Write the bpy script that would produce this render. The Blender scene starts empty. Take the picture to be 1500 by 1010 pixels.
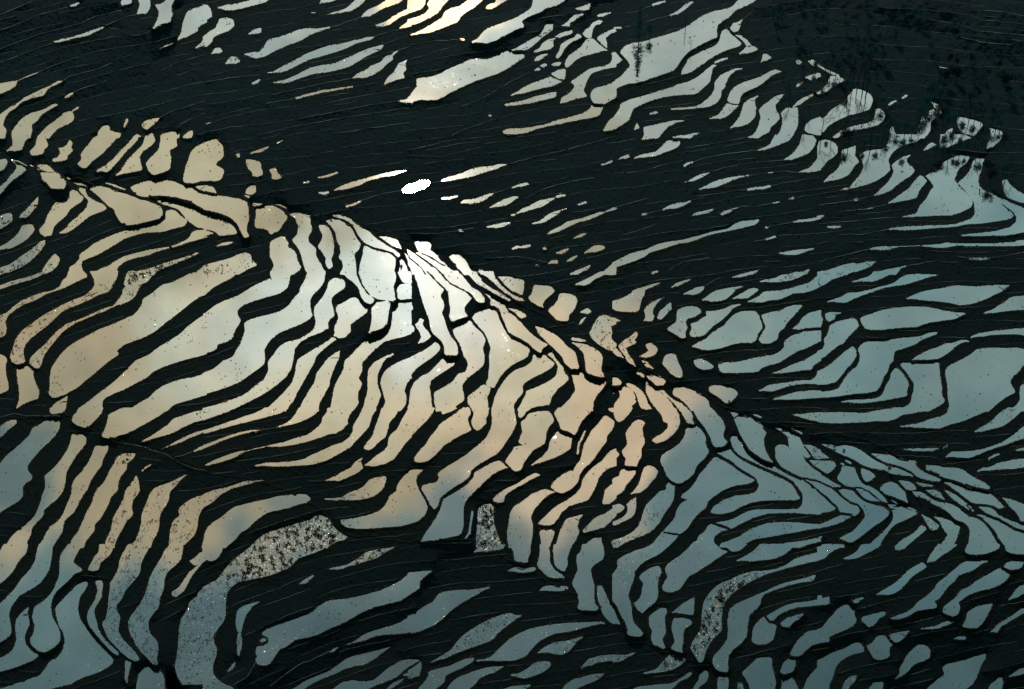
DATA = """
T 0 0
S 50,5,.5 55,3.5,2 60,1,.6
P 88.5,1 92,-1 96,-1 96,2 93,3 89,4
P 101,-1 109.5,-1 110,5 107,10 104,9.5 100.5,10.5 102,6 103,3
P 114,4 119,3 124,-1 128,-1 125,4 125,8 126,10.5 124.5,13 125,15.5 119,17 112.5,21 115,16 117,11 116,6
P 151,4 141,7 137,9 134,17 133,24 128.5,30.5 137,26.5 144.5,22.5 144.5,20 151,16
Q 151,28 147,32 143,35.5 151,33
S 117,35,.7 121,33.5,2 126,31.8,.7
S 40,30.8,.5 46,29.4,3 52,28,1 60,26,2.5 66,24,4 72,21.5,2 77,19.2,.6
L 0,46 20,38.5 40,31
L 0,22 10,19 20,15 28,11 40,8 50,5
L 0,36 15,30 30,25 45,21 60,17 70,12 80,10 90,7
L 77,19 86,15 95,11.5 101,10.5
L 79,20 88,22 93,25 98,26.5 105,25 110,23 112,21
L 0,11 12,6 24,1
P -1,62 6,60.5 12.5,59.5 11,63 6,66 -1,69
S 13,59.3,.4 17,57.7,.7 22,55.5,1.4 28,53.3,.6
L 28,53 38,48.5 48,45 58,42
P 46,59.3 42,60 37,63 30,66 24,69 16,73 13,76 7,79 2,83 -1,85 -1,101 3,101 4.5,96 2,92 2.5,88 6,82 12,78.5 15,75 22,72 28,70.5 32,69.5 34,66 37,63.5 42,61.5
L 46,59 52,55.5 60,53.5 70,51 78,48 82,46
P 46.5,72 50,69 54,67.5 52,70 48.5,71.7
L 54,67.5 60,65 70,62 78,59
P 37,77 40,76 42,77 38,79 33,82 29,85 27,88.5 23,91 23,96 22,101 9,101 8.5,96.5 10.5,94 13,91 15,88 19,85 24,82.5 30,81 34,79.5
P 28,101 30,97 34,93 40,89 45,85 47,82.5 52,82 54,85 53,88.5 48,91.5 42,94 38,98 36,101
S 53,81.5,1 57,79,1.6
P 70,101 73,95 76,92 78,91.5 80,93 80.5,96 84,97 88.5,97.5 87,101
S 91,93,1 93,88,2.5
Q 104,92 106,89 112,87 117,86.5 114.5,89.5 110,92.5 107,95
L 117,86.5 125,82 134,79 144,76 150,74
Q 99,101 100,98 103,100
P 107,101 108,97.5 110,97 112,98 112,101
P 118,101 119,98 124,97 129,95.5 131,98 131,101
L 129,95.5 132,91 140,87 150,83
L 105,73 112,69 125,66 138,62 150,60
L 118,52 130,46 140,43 150,40
L 130,55 140,52 150,50
P 134,101 137,98 140.5,95.5 141,97 140,101
T 0 200
P 9,-1 22,-1 18.5,2.5 17,6 15.5,9.5 10,10.5 5,10.5 9,7 10,4
P 28,-1 36,-1 33,2 35,6.5 32,9.5 31,12.5 26,13.5 23,13.5 22,10.5 26,7 27,3
P 49.5,6 51,2.5 53,5 51.5,8 53,10.5 49,14 48.5,17 39,18.5 39,16.5 42,16 45,12 43,8.5 47,8.5
P 70,-1 87,-1 82,5 74,13 67,18 63,22.5 61,23 57,20.5 60,17 59.5,13 62,9.5 66,5
P 99,-1 102,-1 100,3 95,8 91,12 88,16 83,21.5 78.5,26 74,25 71,26 72,24.5 77,22 83,17 88,11 92.5,7 96,3
P 107,-1 112,-1 113.5,3 111,6 105,10.5 102,14 102.5,20 104,24.5 95,26 84.5,29 89,25 91,21 95,16 100,11 105,6
P 118,-1 130,-1 129,3.5 129.5,7 123.5,10 125,15.5 124,24 119,26 112,28 109,25 107,20 110,16.5 114,13 117,8.5 118,3
P 151,4.5 145,6.5 140,11 138,18 136,23 134.5,33.5 142,34 148,32 151,31
P -1,17.5 4,17 5.5,19 3,23 -1,26
P 8,17.8 10,18.5 14,21 19,24 16,27 10,31 5,36 -1,43 -1,38 5,33 7,29.5 11,26 12.5,23.5 12,20.5
S 8,17.3,.7 12,18,1.2 16,19.3,1.2 20,22,.6
Q 27,21 31,20 36,22 40,26 35,26 30,24
S 22,21,.8 26,23,1.2 29,25,1
P 30,26.5 35,26.3 40,26.3 43,28 47,32 48,35.5 46.5,38 42,38 37,37.5 35,34 31.5,31 30.5,28
P 31,31 34,32.5 33,33.5
P 48,29 52,31.5 57,33.5 63,35.5 70,36 78,37.5 88,41 100,45.5 110,48.5 118,52 119,57 116,60 108,62 100,64 93,65 92,63 89,63.5 87,60 85,57 84,53 80,51 77,48.5 73,44 66,38.5 62,35.8 57,35.5 54,34 50,31.5
S 78,34,1.2 85,36.5,2.5 91.5,39,.6
P 95.5,37.5 100,35 108,32.5 119,31.5 127,33 133,36 140,38 145,41 151,42 151,54 145,50.5 140,48 133,46 125,44 116,43 106,44 102,43.5 99,41
P 142.5,36.5 151,36 151,40 146,39
P 110,46 117,45 124,45 132,47.5 140,50.5 146,54 151,55 151,67.5 145,66.5 140,63 136,60 134,57 131,53.5 125,51 118,49
P 121,55.5 124,54 128,54.5 132,58 137.5,61.5 135,65 127,67 119,69.5 108,70 100,71.5 91,74.5 84,79 77,83 70,87 64,89 60,91 59,95 61,101 51,101 51,96 55,94 58.5,90 58.5,86.5 64,83 70,78 79,74 88,70.5 98,67.5 108,65.5 118,63.5 122,60
P 151,68.5 145,69 141,70.5 139,74.5 134,77.5 125,81 115,82.5 108,83.5 98,86 90,88.5 84,92 80,95 74,97 68,101 86,101 85,97.5 87,94.5 92,91 100,88.5 108,87 115,84 122,82 130,80 137,77.5 144,75.5 151,73.5
Q 97,100 110,97 118,94 126,91.5 135,89 143,86 145,85.5 140,88 132,91 124,94.5 116,97.5 112,101 100,101
P 151,95 146,98 143,101 151,101
P 52,39 57,41 61,44.5 60,47 55,50 51,53 48,58 43,62 39,66 37.5,72 33,73 30,71 29,68.5 33,64 35,58 38,53 42,47 47,43.5 51,41
P 58,37.5 62,38 63,42 65,45 71,48.5 76,50 78,53 72,55.5 65,58 60,62.5 54,67 48,71 43.5,71 49,67 52,63 56,60 61,55.5 64.5,51 65,47 60,42.5 58,40
Q -1,59 4,57 8.5,56.5 8.5,62 4,65 -1,68
Q 28,44 27.5,50 24,54 19,59.5 14,59.5 18,55 23,50
P 16,65 23.5,64.5 25,68.5 21,73.5 15,78 8,81.5 -1,83 -1,81.5 5,78.5 11,74 15,69
Q 33,76 32,80 27,86 22,91 15,95.5 7,99 -1,101 -1,97 8,94 16,88 22,84 27,80 30,77
Q 40,86 43.5,89.5 42,94 38,98 34,100 30,101 34,94 37,90
L 57,79 68,74 82,68 92,65
T 0 400
Q -1,10 7,7 14,5 22,3 31,-.5 30,1.5 23,4.5 14,7 6,9.5 -1,12
P 50,-1 61,-1 64,2.5 57,5.5 50,9 43,12.5 38.5,13.5 44,10 46,6 50,2
Q 38,13.5 31,17 24,20.5 17,23 11,27 6,30.5 3,36 4.5,40 4,45 -1,47.5 -1,32 5,29.5 10,25 16,20.5 23,17.5 31,14.5
P 66,-1 86,-1 85.5,3 82,9 79,13 72,14 66,16 67.5,13 70,9 69,4
Q 84,5 80,13.5 72,15.5 66,19 58,22.5 50,25.5 44,29 39,34 34,38.5 28,43 23,47 19,51 16.5,56 17,60.5 18,65 13,66.5 9,65 7.5,61 10,55 12,48 17,42 24,37 31,32 38,28 46,23.5 54,20 62,17 67,13 74,8
Q 94,-1 113,-1 108,6 103,8 101,12 98.5,17 94,20.5 88,23 83,24.5 87,20 90,16 90.5,12 93,10 91,8.5 92,4
Q 85,24 78,27 70,30 62,33.5 54,37 48,41 43,46 38,52 34,57 31,62 30,67 28,69.5 25,69 22,66 23,62 27,58 33,53 38,47 43,42 49,37.5 56,35 64,32 72,28 80,25
P 151,-1 140,.5 134,3.5 127,7 118,9.5 112,15 105,19 104.5,23 102,27 99,30.5 90,35 80,39 72,42 65,46 57,50 50,54.5 45,59.5 41,65 38,70 37,75 37,85 36,88 38,91 41,91 46,89.5 51,86.5 56,84 62,79 68,74 75,68 81,63 87,59.5 85,57.5 87,55 91,52 98,49.5 105,47 114,42 121,36 128,31 134,26 141,20.5 147,16.5 151,15
P 151,30 145,34 139,38 132,45 126,49 119,53 112,58 107,61.5 100,64 97,67 91,73 86,78 80,83 73,88 67,93 60,98 57,101 74.5,101 74.5,94 77,91 83,88 91,85 99,80.5 106,77 112,72 118,69 126,66 136,63 144,61 151,59
P 151,74 141,77 132,78.5 124,81 118,84 113,88 109,92 103,95 97,99 91,101 122,101 127,96 136,93.5 144,91 151,89
P -1,59.5 3,61 5,63.5 3.5,68 4,75 5.5,80 6,85 3,87 -1,88.5
P 12.5,69.5 17,68.5 21,68 24,71 24,76 26,82 28.5,86 27.5,92 22,93.5 17,95.5 13,98.5 12,99.5 14.5,93 14.5,86 13,78
P 38,101 39,97 43,94 49.5,90 49,94 47.5,99 47,101
T 0 600
P 37,-1 46,-1 46.5,1.5 43,3 39,3.5 37,2
P 58,-1 75,-1 74,2 71,6 66,11 63,13 57,11.5 53,8.5 54,4.5 57,2
P 90,-1 123,-1 117,4 108,9 99,14 92,17.5 87,18.5 83,21 78,20.5 74.5,19.5 77,15 79,9 80,4 84,2
P 151,.5 142,2 134,5 127,7 124,11 118,15 112,19 107,22 103,24 109,22 117,19.5 126,17 134,12.5 142,9 151,6.5
P 151,15 146,18 140,20 133,23.5 126,26 117,29.5 123,27 130,23 138,19 145,16.5
P 151,27 147,29.5 141.5,31 146,28 151,26.5
L 141,31 135,33 128,35
L 0,6 10,3 20,5 30,4.5 44,5
L 82,23 90,25 98,26 105,27 112,30 120,32 128,37 136,41 145,44 151,45
P -1,14 4,10 8,8 12,8 11.5,10.5 7,13.5 3,17.5 -1,21
P 24,13.5 30,11 33,8 37,7 41,6.5 43.5,9 43,14 40,19 35,24 30,28.5 25,34 22,38 19.5,41 20,45 22.5,48 23,51 18,54 16,57 16.5,63.5 13,67 8,70 3,73 -1,76 -1,42 1,39 5,34 12,28 17,24 22,19
P 53,17.5 56,19 59,18 62,20 63,24 60,28 56,33 52,39 48,46 47.5,53 46,59 42,65 37,69 32,73 31,78 27,82 23,87 22,92 19,98 18,101 4,101 8,94 13,89 20,84 26,78 29,71 31,64 33.5,58 33.5,52 33,48.5 39,44 45,37 49.5,30 52,24
P 70,26.5 75,27 79.5,26.5 78,31 75,36 74,41 70,46 66,52 64,58 60,63 57,69 54,75 48,80 46,84 45,90 41,96 38,101 28,101 31,97 34,91 37,86 42,83 46,78 49,71 51,66 53,61 53,56 55,51 60,46 65,39 68,33
Q 86,35 90,33 96,32 99,32.5 97,36 93,39 89,40 84,39.5
P 84,39.5 93,39 92,44 88,49 86,54 86,59 81,64 79,69 76,75 73,80 69,84 69,88 66,92 62,97 61,101 51,101 53,95 58,89 61,82 64,75 68,68 69,63 72,58 77,53 80,46
Q 104,45 107,43 111,40 107,42
Q 100,49 101,51.5 101.5,56 102,60 97,66 96,72 97,77 92,82 89,88 86,93 83.5,99 83.5,101 76,101 79,94 82,88 83,80 87,73 91,66 92,60 96,55 98,52
Q 136,48 131,53 127,57 124,60 123,67 119,73 116.5,78 116,86 114,92 111,97 110,101 94,101 100,96 102,90 104,83 104,77 107,70 110,62 113,58 119,55.5 125,53.5
Q 151,62.5 145,64 138,67 131,73 132,78 127,82 125,90 124.5,96 124,101 132,101 137,97 142,92 144,86 145,78 148,72 151,70
P 151,93 149,97 148,101 151,101
T 0 800
P -1,6 3,-1 20,-1 19,5 13,11 10,17 5,23 -1,28
P 29,-1 38,-1 37.5,8 36,16 33,22 28,28 21,32 14,36 10,41 7,46 6,52 7.5,58 8,64 5,67 -1,71 -1,44 4,39 9,34 13,29 16,24 22,18 26,11 27,6
P 50,-1 60,-1 56,5 53,12 59,16.5 60,18 54,20 50,25 43,31 39,36 37,42 37,48 39,54 42,58 44,64 43.5,70 39,74 33,77.5 28,76.5 23,72 22.5,68 25,64 26,58 24,53 25.5,45 30,42 36,37 40,31 44,22 44,14 44.5,7
P 21,44.5 20,50 21.5,57 19.5,61 17.5,66 18.5,72 22,76.5 28,80 25,83 15,87 8,89.5 -1,92 -1,83 5,80 10,76 12.5,69 11.5,60 12,54 15,50
P 63,25.5 64,28 62,32 58,37 56.5,46 58,53 63,61 69,69 75,75 80,80 82.5,83 82,86 78,89 70,93 62,95.5 55,98.5 52,101 15,101 22,97.5 30,94.5 34,89 37,84 42,82 46,77 48,69 46,63 43,59 42,55 41,50 41,44 46,39 52,33 57,28
Q 73,-1 83,-1 81,5 77,9 73,12 72,17 68,18 64.5,17.5 67,13 69,9 73,4
Q 70,26 74,25 75,28 74.5,33 72.5,34
P 72,32 74.5,31 74,38 70,44 68.5,48 70,55 72,62 77,69 82,73.5 87,78 86,80 81,76.5 75,70 70,64 65,57 64,51 66,46 70,39.5
Q 94,-1 110,-1 106,6 103,12 102,20 97,26 91.5,32 89,38 85,43 84.5,47 87.5,51 87,57 86,62 89,68 94,73 98,77 102,83 100,84 95,82.5 91,79 86,75 79,67 76.5,60 75,56 78,54 79.5,45 80,38 81,31 81,27 84,23 87,17 88,11 90,6
Q 125,-1 134,-1 133,5 132,10 128,14 122,19 120,24 119.5,32 116.5,38 116,44 112,49 108.5,54 108,60 110,65 115,70 115.5,76 114.5,81 115,87 112,86 108,81.5 104,78 100,73 98,68 95,63 94,55 98,49 103,42 107,35 109,28 110,23 114,16 119,8 121,3
P 151,6 147,4.5 143,9 139,11 142,13.5 145,14 142,17 139,19 135,25 131,31 126,33.5 126,36 129,37 134,33 137,28 140,22 144,17 148,12 151,10
Q 151,30 145,34 140,40 137,47 133,53 131.5,60 131,70 130,80 128.5,88 130,95 134,101 151,101
P 92,84 96,84.5 95,89 93.5,95 93,100 91.5,97 92,90
P 108,87.5 113,90 118,92.5 120,97 120,102 121,108 95,112 98,106 101,99 102,93 104,91
P 125,97 127,99 127,102 124,102
P 10,101.5 15,100 52,100.5 45,102.5 36,104.5 28,109 -1,109 -1,105.5
T 300 0
P -1,3.5 2,4 4,7 5,12 2,14 -1,15.5
P 10,6 15,4 22,3.5 30,1.5 36,-1 48,-1 44,1.5 36,3.5 27,6 20,7.3 14,7.2
P 11,14 16,13.3 20,14.5 21.5,18 18,22 11,24.5 6,27 4.5,31 1,34 -1,34 -1,27 3,24 8,21 10,17
P 5,39.5 8,35 11,35.5 13,38 9,39
Q 15,47 19,42 23,42 26,45 22,46.5
Q 32.5,25 36,22 41.5,20.5 41,23.5 36,25
P 29.5,40 36,38.5 40,39 44,34 47,29 54,28 62,25 70,22 75,21 83,21.5 92,19.8 86,22.5 78,24.5 70,29.5 60,33 50,37.5 44,41 38,42.5 33,41.5
L 92,19.8 97,18.8 108,15 114,12.5
P 50,53 57,49 65,45 74,40 82,37 90,34 100,32.5 109,30 118,28 125,26.8 120,29.5 112,31 104,35 95,38 85,41 76,43.5 67,48 60,51.5 54,53.3
S 46,53.5,1 50,53,1
P 51,60.5 60,58.5 68,55 76,50.5 84,48.5 93,47.5 101,44.5 110,40.5 120,36 131,33 129,36.5 121,39.5 113,44 107,48 99,50.5 90,52.5 80,53.5 71,56.5 62,60 55,61
P 108,57.5 113,53.5 119,51.5 122,48.5 129,46 133,41 138,38.5 142.5,36.8 137,41.5 137.5,43.5 132,47.5 129,51 124,54 118,56.5 113,57
P 131,62.5 134,57.5 139,53 142,47 148,44 146.5,48 147,51 144.5,54 146.5,57 140,58 136,60
S 67,72,1.5 75,69.7,2 85,67.2,2 95,65.7,2 108,63.5,1
L 45,76 62,73 67,72
S 35,61.3,1 38,60,2.5 40,58.5,1.5
S 78,9.5,1 81,9.5,1
P 84,3 86,-1 98,-1 93,1 86,2
P 89,11 98,8.5 104,6.5 107,4 112,-1 118,-1 114,3.5 107,8 100,9
P 115,12.5 118,8.5 125,5.5 131,2 135,-1 146,-1 142,2 133,5 126,8.5 120,12
P 125,19 133,16 139,12 145,8.5 149,7 151,5 151,9 146,11 140,14 136,17.5 129,19.5
P 142.5,21 147,17.5 151,15 151,19 146,20.5
L 115,44 131,40 150,34
L 124,27 136,23 150,20
L 131,33 139,29.5 150,26
L 108,57.5 90,60.5 70,65 50,69.5
L 84,77 105,72 125,69 150,64
L 0,91 25,84 45,80
L 0,60 20,57 40,55
L 70,87 95,82 120,77 143,74
L 40,99 55,95 80,90 110,85 150,79
P 142,74.2 148,73.5 150,71 152,70 152,75 146,75.2
L 95,98 120,94 150,90
S 1,91,1 4,90,1
T 300 200
P -1,4.5 4,3 8,1 10,4 13,7 13.5,15 8,19 8,21.5 14,24.5 12,31 8,32.5 3,32 -1,32.5
Q 33,12.5 39,10 47,7.5 45,9.5 38,12
S 53,5,1 57,3,1
P 30,17 35,17.5 40.5,19 41,24 42.5,28 38,29 35,29 35.5,26.5 32,23.5 31,20
P 47.5,24.5 51.5,23 53,27 56,30 53,31.2 49.5,31 49.5,27.5
P 17,8 19.5,8.7 18,9
P 23,13.5 25,12.5 25.5,15 23.5,15
P 37,36 35,35.5 32,37 30,42 33,43 37,41
P 28.5,43 33,44 32,45.3
P 33,48.5 42,49.5 39,51 34,50.5
P -1,36.5 6,37 8,41 -1,40.5
S 72.5,34,1 76,33.2,2
S 83.5,30.3,1 90,29,2 97,26.5,1
P 95,39.5 99,37 107,34 118,31 128,28 138,26 147.5,25 140,28 130,29.5 120,32 113,35.5 105,38 98,39
S 84,41.3,1.5 87,41.7,2.5 90.5,41,1.5
S 104,51.3,1.2 110,49.5,2.2 114.5,47.3,1
L 114.5,47.3 123,44 133,41.3 146,39.5
P 144.5,39.5 147,37.2 151,34.8 151,41 147,41
P -1,42 8,43.5 16,44.5 25,46 31,48.5 31.5,54 32,60 31,64 30,69 32.5,73.5 29,74 27,70 24,64 20,60 14,57 7,55 -1,53.5
P -1,56 7,57.5 15,60.5 19,63 22,67 23.5,71 19,71.5 11,72.5 8,69.5 3,68.5 -1,68
P -1,69 3,69.5 6,71 -1,73.5
P 37,52 45,51 51,51.2 57,55 60.5,59.5 56,65 54.5,68.5 48,71.5 46.5,68.5 42,67 37,67 37,61 38,57
P 51,49.8 56,50 62,52 66,55.5 72,57 77.5,58.3 76,59 69,57.3 65,56 61.5,53 56,51
P 8.5,80.5 13,78 21,77.3 17,79.5
P 62,57 66,56.5 71,58 77,59.5 77,64 78.5,68 75,74 76,78 81,82 81,88 85,94 88,101 76,101 73,96 72,90 69,82 64,76 68,72 69,66 67,61
Q 34,91 38,94 31,97 24,101 -1,101 -1,95 8,92.5 18,90 25,87 29,85.5 33,86.5
P 48,77 57,73 61,78 60,81 66,84.5 68,92 70.5,96.5 64,101 48,101 51,95 50,91 48,88
P 84,65 90,66 92,70 94,76 94,85 92,90 93.5,95 91,97 89,94 89,89 87,85.5 83,81 86,76 87,72 84.5,68
P 89,62 93,60.5 99,61 104,64 108,68 111,75 114,79 112,83 109,86 110,92 111,101 99,101 102,96 101,91 98.5,89 100,85 99,80 97,76 96,70 93,66
P 93.5,57.5 99,57.5 106,60 110,64 116,67.5 121,70.5 125,75 132,79 140,84 143,87 141.5,88.5 138,85 132,83 123,81 117,77.5 113,73 109,66 105,62 100,60 95,59
P 128,73.5 134,74 141,76 144,82.5 138,80.5 132,76.5
P 117,79.5 122,82 129,84 136,85.5 139.5,90 139,95 138,101 113,101 114,94 116,88
P 142,88 145,91 147.5,95 149,101 142,101 143.5,95
P 148,82.5 151,84.5 151,87.5 149.5,88
P 146,85 149,88 151,93 149,91
T 300 400
P -1,-1 24,-1 20,3 12,7 5,11 -1,16.5
P 48.5,-1 48,0.5 49.5,3.8 42,7 37,9 31,13 25,17 15,20.5 8,24 3,28 -1,30.5 -1,59 8,56 9,52 16,50 20,47.5 21.5,42 24.5,37.5 26,34.5 23.5,31 23.5,27 28,23 36,20 46,17 54,15 60,11 61.5,6 62,2 65,-1
P 76,-1 74,5 70,11.5 70,14 66,18 62,24 57,27.5 50,30 40,32.5 32,35 29,37.5 30,42 28,48 26,53 23,57 21,62 13,65 10,68 6,71 -1,73.5 -1,88.5 8,86 17,83 26,79 33,74 40,69 43.5,66 43.5,61 43,56 46,51 53,44 60,41 68,38 75,34.5 78.5,31.5 77,27 76.5,20 78.5,16 84,11 87,6 88,-1
P 91,6.5 95,4 101,4.5 102.5,7 102,11 98,13.5 93,17 92,21 94,27 94.5,31 91,34 89.5,37 90.5,40 84,43.5 76,46.5 69,51 65.5,55 64.5,62 63,70 59,76 52,82 45,87 36,92 27,96.5 20,99.5 15,101 -1,101 -1,99.5 10,96.5 20,93 30,89 38,82.5 44,78 47,72 46.5,65 50,61 55,54 60,51 68,49 75,45.5 80,42 82,36 80,29 81,24.5 87,18 90,12
P 97,24 103,21.5 109,17.5 114,20 118,25.5 119,28.5 114,32 108,36 106,38.5 106.5,42.5 103,46.5 99,47.5 94.5,46 96,43 95,41 98,34 98,30 96,28
P 68.5,63.5 74,60 82,55 91,49.5 93,47.5 96,48.5 90,53 84,58 81,61 80,65 76,72 71,81 67,88 65,93 60,99 59,101 44,101 51,95 58,88 64,81 66.5,74 67,68
P 82,74 86,69 90,63 99,57 98,62 95.5,67 93,73 91,79 91,82 88,87 86,91 83,96 83,101 69,101 73,93 77,86 81,80
P 122,49 116,51 112,55 108,60 103,64 102,71 98,78 95,84 94,91 92,101 108,101 112,96 111.5,88 115,81.5 112,77 115,71 114.5,66 119,61 125,55 131,50 138,48 146,46 151,44.5 151,21.5 144,21.5 138,24 137,31 137,39 134,44 128,47.5
P 122,27 126,22 134,20.5 135.5,23 134,31 133,37 129,40.5 124,42 120.5,44 122,39 123,33
P 100,-1 110,-1 112,4 115,10 119,15.5 124,19 122,22.5 118,21.5 115,18 113,11 109,6.5 104,3
P 113,-1 139,-1 140,3 139,6.5 137.5,10 139,15 139.5,20 133,20 127,19 122,17 118,12 115,7
P 141,-1 151,-1 151,8 146,7.5 144,5
P 142,9 146,8 151,8.7 151,18.5 144,19.5 141,18 140.5,13
P 120,71.5 124,66 131,62 138,59.5 133,62.5 130,65.5 128,70 126,75 126,81 129,89 127,94 125,98 125,101 116,101 117,96 120,86 119.5,80
P 133,71 140,66.5 151,62 151,77 148,80 145.5,86 147.5,91 147,96 143,101 130,101 133,94 131,89 128.5,82 130,76
T 300 600
P -1,-1 22,-1 13,2.5 6,5 -1,7.5
P 44,-1 61,-1 55,2.5 47,4.5 38,7 28,9.5 20,11.5 12,14 5,16 -1,17.5 -1,15.5 7,13 15,10 22,8 30,5 37,3
P 42,15 34,16 24,18.5 14,22 6,25.5 -1,28.5 -1,26.5 7,23.5 15,20.5 24,17.5 34,15.5
P 29,30.5 24,31 17,33.5 9,36.5 3,39.5 0,41 7,39.5 16,37 24,34
S 29,31,.4 37,28.8,1 44,27.3,1
P 69,-1 83,-1 81,3 75,6.5 69,9 60,11.5 52,13.3 58,11 63,8 66.5,4
P 90,-1 109,-1 106,3 104,8 104.5,10.5 101,14 96,17 90,18 82,21 74,23.5 65,25.5 56,27 44,27 52,25.5 60,23.5 67,21 76,18.5 82,14 86,10 86.5,6 90,2
L 42,15 52,13.3
P 116,-1 125,-1 122,5 120,12 115,18 110,23 107,27 100,31 93,35 86,38 78,40 66,41 55,41.5 37,41.2 44,39.5 53,39 63,38.5 72,37 80,33 87,30 93,27 101,24.5 106,21 109,16 109,12 113,6
P 130,-1 142,-1 139,5 135,9 133.5,15 132,20 127,23.5 123,28 120,29.5 116.5,28.5 119,24.5 123,20 125,14 127,8
P 150,-1 151,-1 151,20 146,25 142,31 138,36 133,39 127,40.5 122,41.5 117,41 121,38.5 126,34 131,31 134.5,27 135,21 137,18 141,15 145,7
P 115.5,35.3 114,38 115,41.5 115.5,43 110,47 104,49.5 98,52 88,52 95,49.5 100,46.5 107,43 111,38
L 76,52.5 88,52
P 151,45 147,48 143,53 141,57 140.5,60.5 136,63 134,68 130.5,73 123,77 115,79 107,80.5 100,81 100,83.5 104,86 112,87 125,86.5 137,85.5 144,85 151,83
Q 132.5,49 125,50 120,52 118,55.5 113,59 106,61 100,65 92,65.3 100,66 110,66 118,65 125,62.5 130,58 132,53
S 88,65.5,.8 97,66,1.5
P 52,64 60,63 70,62.3 74,62.5 77,65 76,67.5 69,69 62,71.5 55,73 47,74.5 41,78 36,82 31,87 26,90 22,95 17,99 15,101 -1,101 0,92 2,87 6,83 12,79.5 18,74.5 22,71.5 30,69.5 38,67.5 46,66
Q 44,52 36,53 28,55.5 20,57.5 12,61.5 6,67 -1,71.5 -1,62.5 6,59.5 15,57.5 23,55 30,52.5
Q 82,76.5 92,79.5 93.5,86 98,90 104.5,93.5 102,95.5 97,96 90,100 90,101 34,101 38,96 44,91 53,88 62,85 71,82.5 78,81
T 300 800 4.81
P -1,-1 13,-1 11.5,4.5 8,9 4,10.5 1,9 0,7 -1,5
Q 34,-1 87,-1 83,2 74,5.5 66,8 62,12 60,14.5 52,18 43,21 33,23 24,24.5 18,29 15,33 14.5,39 14,43 14.5,48 13,53 9,58 6,62 6,68 8,72 7.5,78 5.5,83 5,89 8,94 13,97.5 19,99.5 21,102 -1,102 -1,29 5,26 9,24 14,17 19,11 27,5
Q 134,.5 127,4.5 121,8 113,10.5 106,13 97,15.5 103,12 110,8 114,4.5 122,2.5 128,2
S 88,16.2,1 95,15.3,2.5 103,13.2,2
Q 67,26.5 71,23.5 77,20.5 74,24 70,26.5
P 39,39 33,43 29,48 27,53 26,57 25.5,61 23,60 22,54 23,46 26,43 32,41
Q 25,61 26,67 25.5,72 24,77 23,76 23,68 23.5,62
Q 16,88.5 19,84 21.5,81.5 21,85 18,88
P 151,18.5 144,20 139,24 132,28 123,32 114,34.5 105,36.5 96,38 88,38.5 82,41.5 77,45 74,48 68,50 60,53 51,55.5 44,57.5 40,62 44,64 45,68 42,70 37,71 36,75 37.5,78 36,80 37,83 42,84 46,82.5 48.5,78 52,73 58,70 63,66 69,64.5 75,63.5 81,61.5 88,57.5 95,55 102,51.5 109,47 118,43 128,40.5 138,38 144,34 151,29.5
P 39,66.5 42,65 44,66 40,68
P 151,48 143,51 136,55 129,57 120,59.5 113,62 108,65.5 104,68 98,70 105,68 112,66.5 120,63 128,62 137,61.5 145,60 151,60
P 94,71 91,74.5 88,75 90,73
L 88,74 78,79 68,83 60,88 52,94 46,99
P 131,71 122,73.5 113,75.5 104,77.5 99,80 94,84 88,88 80,91 74,93 67,98 62,101 60,102 68,102 74,97.5 81,94 90,90.5 98,86.5 104,84.5 112,83.5 118,80 124,76
P 151,80 144,80 138,81 130,86 124,91 119,95 112,96 104,95 98,96 93,99 90,102 112,102 120,98 128,95 135,92 142,86 151,81
P 151,91 145,92.5 140,91 147,88 151,86
P 140,93.5 134,96 128,101 130,101 135,98 139,95
L 36,82 30,92 20,98
T 600 0
P -1,-1 11.5,-1 10.5,4 7,7 -1,9.5
P 16,-1 29,-1 24,4 21,9 16,12 10,15 5,17.5 -1,18.5 -1,14.5 6,13 12,10 15,6 13,3
P 45,-1 54,-1 50,3 46,6 42,8 37,12 35,16 29,18 22,21 15,23.5 8,24.5 0,26 8,23 15,19 20,16 24,13.5 26,9 30,6.5 37,5
P 65,-1 73,-1 67,2 63,5 59,6.8 56,6 57.5,4 62,2.5
P 91,-1 115,-1 111,2 106,4 99,6 96,8.5 89,11 84,13.5 81.5,16 83.5,19.5 78,21 73,24 67,26.5 63,29.5 56,31.5 46,31 51,28 54,24 58,21 65,18.5 72,16 79,13 86,9 90,5
S 38,29,1 40,29,2.2
P 121,6 126,5 132,3 131,7 127,7.5 122,7
P 137,11 143,10 147,9.5 142,12 138,12.5
P 111.5,19 116,16 118,13 121,11 127,10.5 125,12 120,15 117,17 117,19.5
P 141,15 140,17 136,18.5 134,21.5 133,25 133,27.5 129.5,27.5 126.5,24.5 129,22 132,20 134,17 138,15.5
P 151,21 146,23 140,26 137.5,28 140,32 144.5,35.5 144,31 143,28 147,24.5 151,23
P 107,27 111,24.5 116,23 119,22.5 119,24.5 114,26 109,27.5
Q 100,18 102,17 105,17.5 104,22 100,25 96,28 92,31.5 89,34 85,36.5 75,37 80,34.5 87,30.5 93,26.5 98,23
P 107,28 104.5,30 105,34 103,35.5 97,37 92,38.3 91,38 96,35 98,31.5 102,29
P 123,25 126,27 122,29 117,31.5 113,36 111,40 108.5,42.5 107,42 109.5,38 111,33 115,29.5 120,28
P 101.5,39.5 98,42 94,44.5 91.5,44.5 93,42 97,40
P 104,47.5 109,45.5 111,46 110,48 105,48
P 95.5,48.5 99,46.5 100.5,47.5 98,49.5
P 91.5,51.5 94,49.8 95.5,50.8 93,51.8
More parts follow.
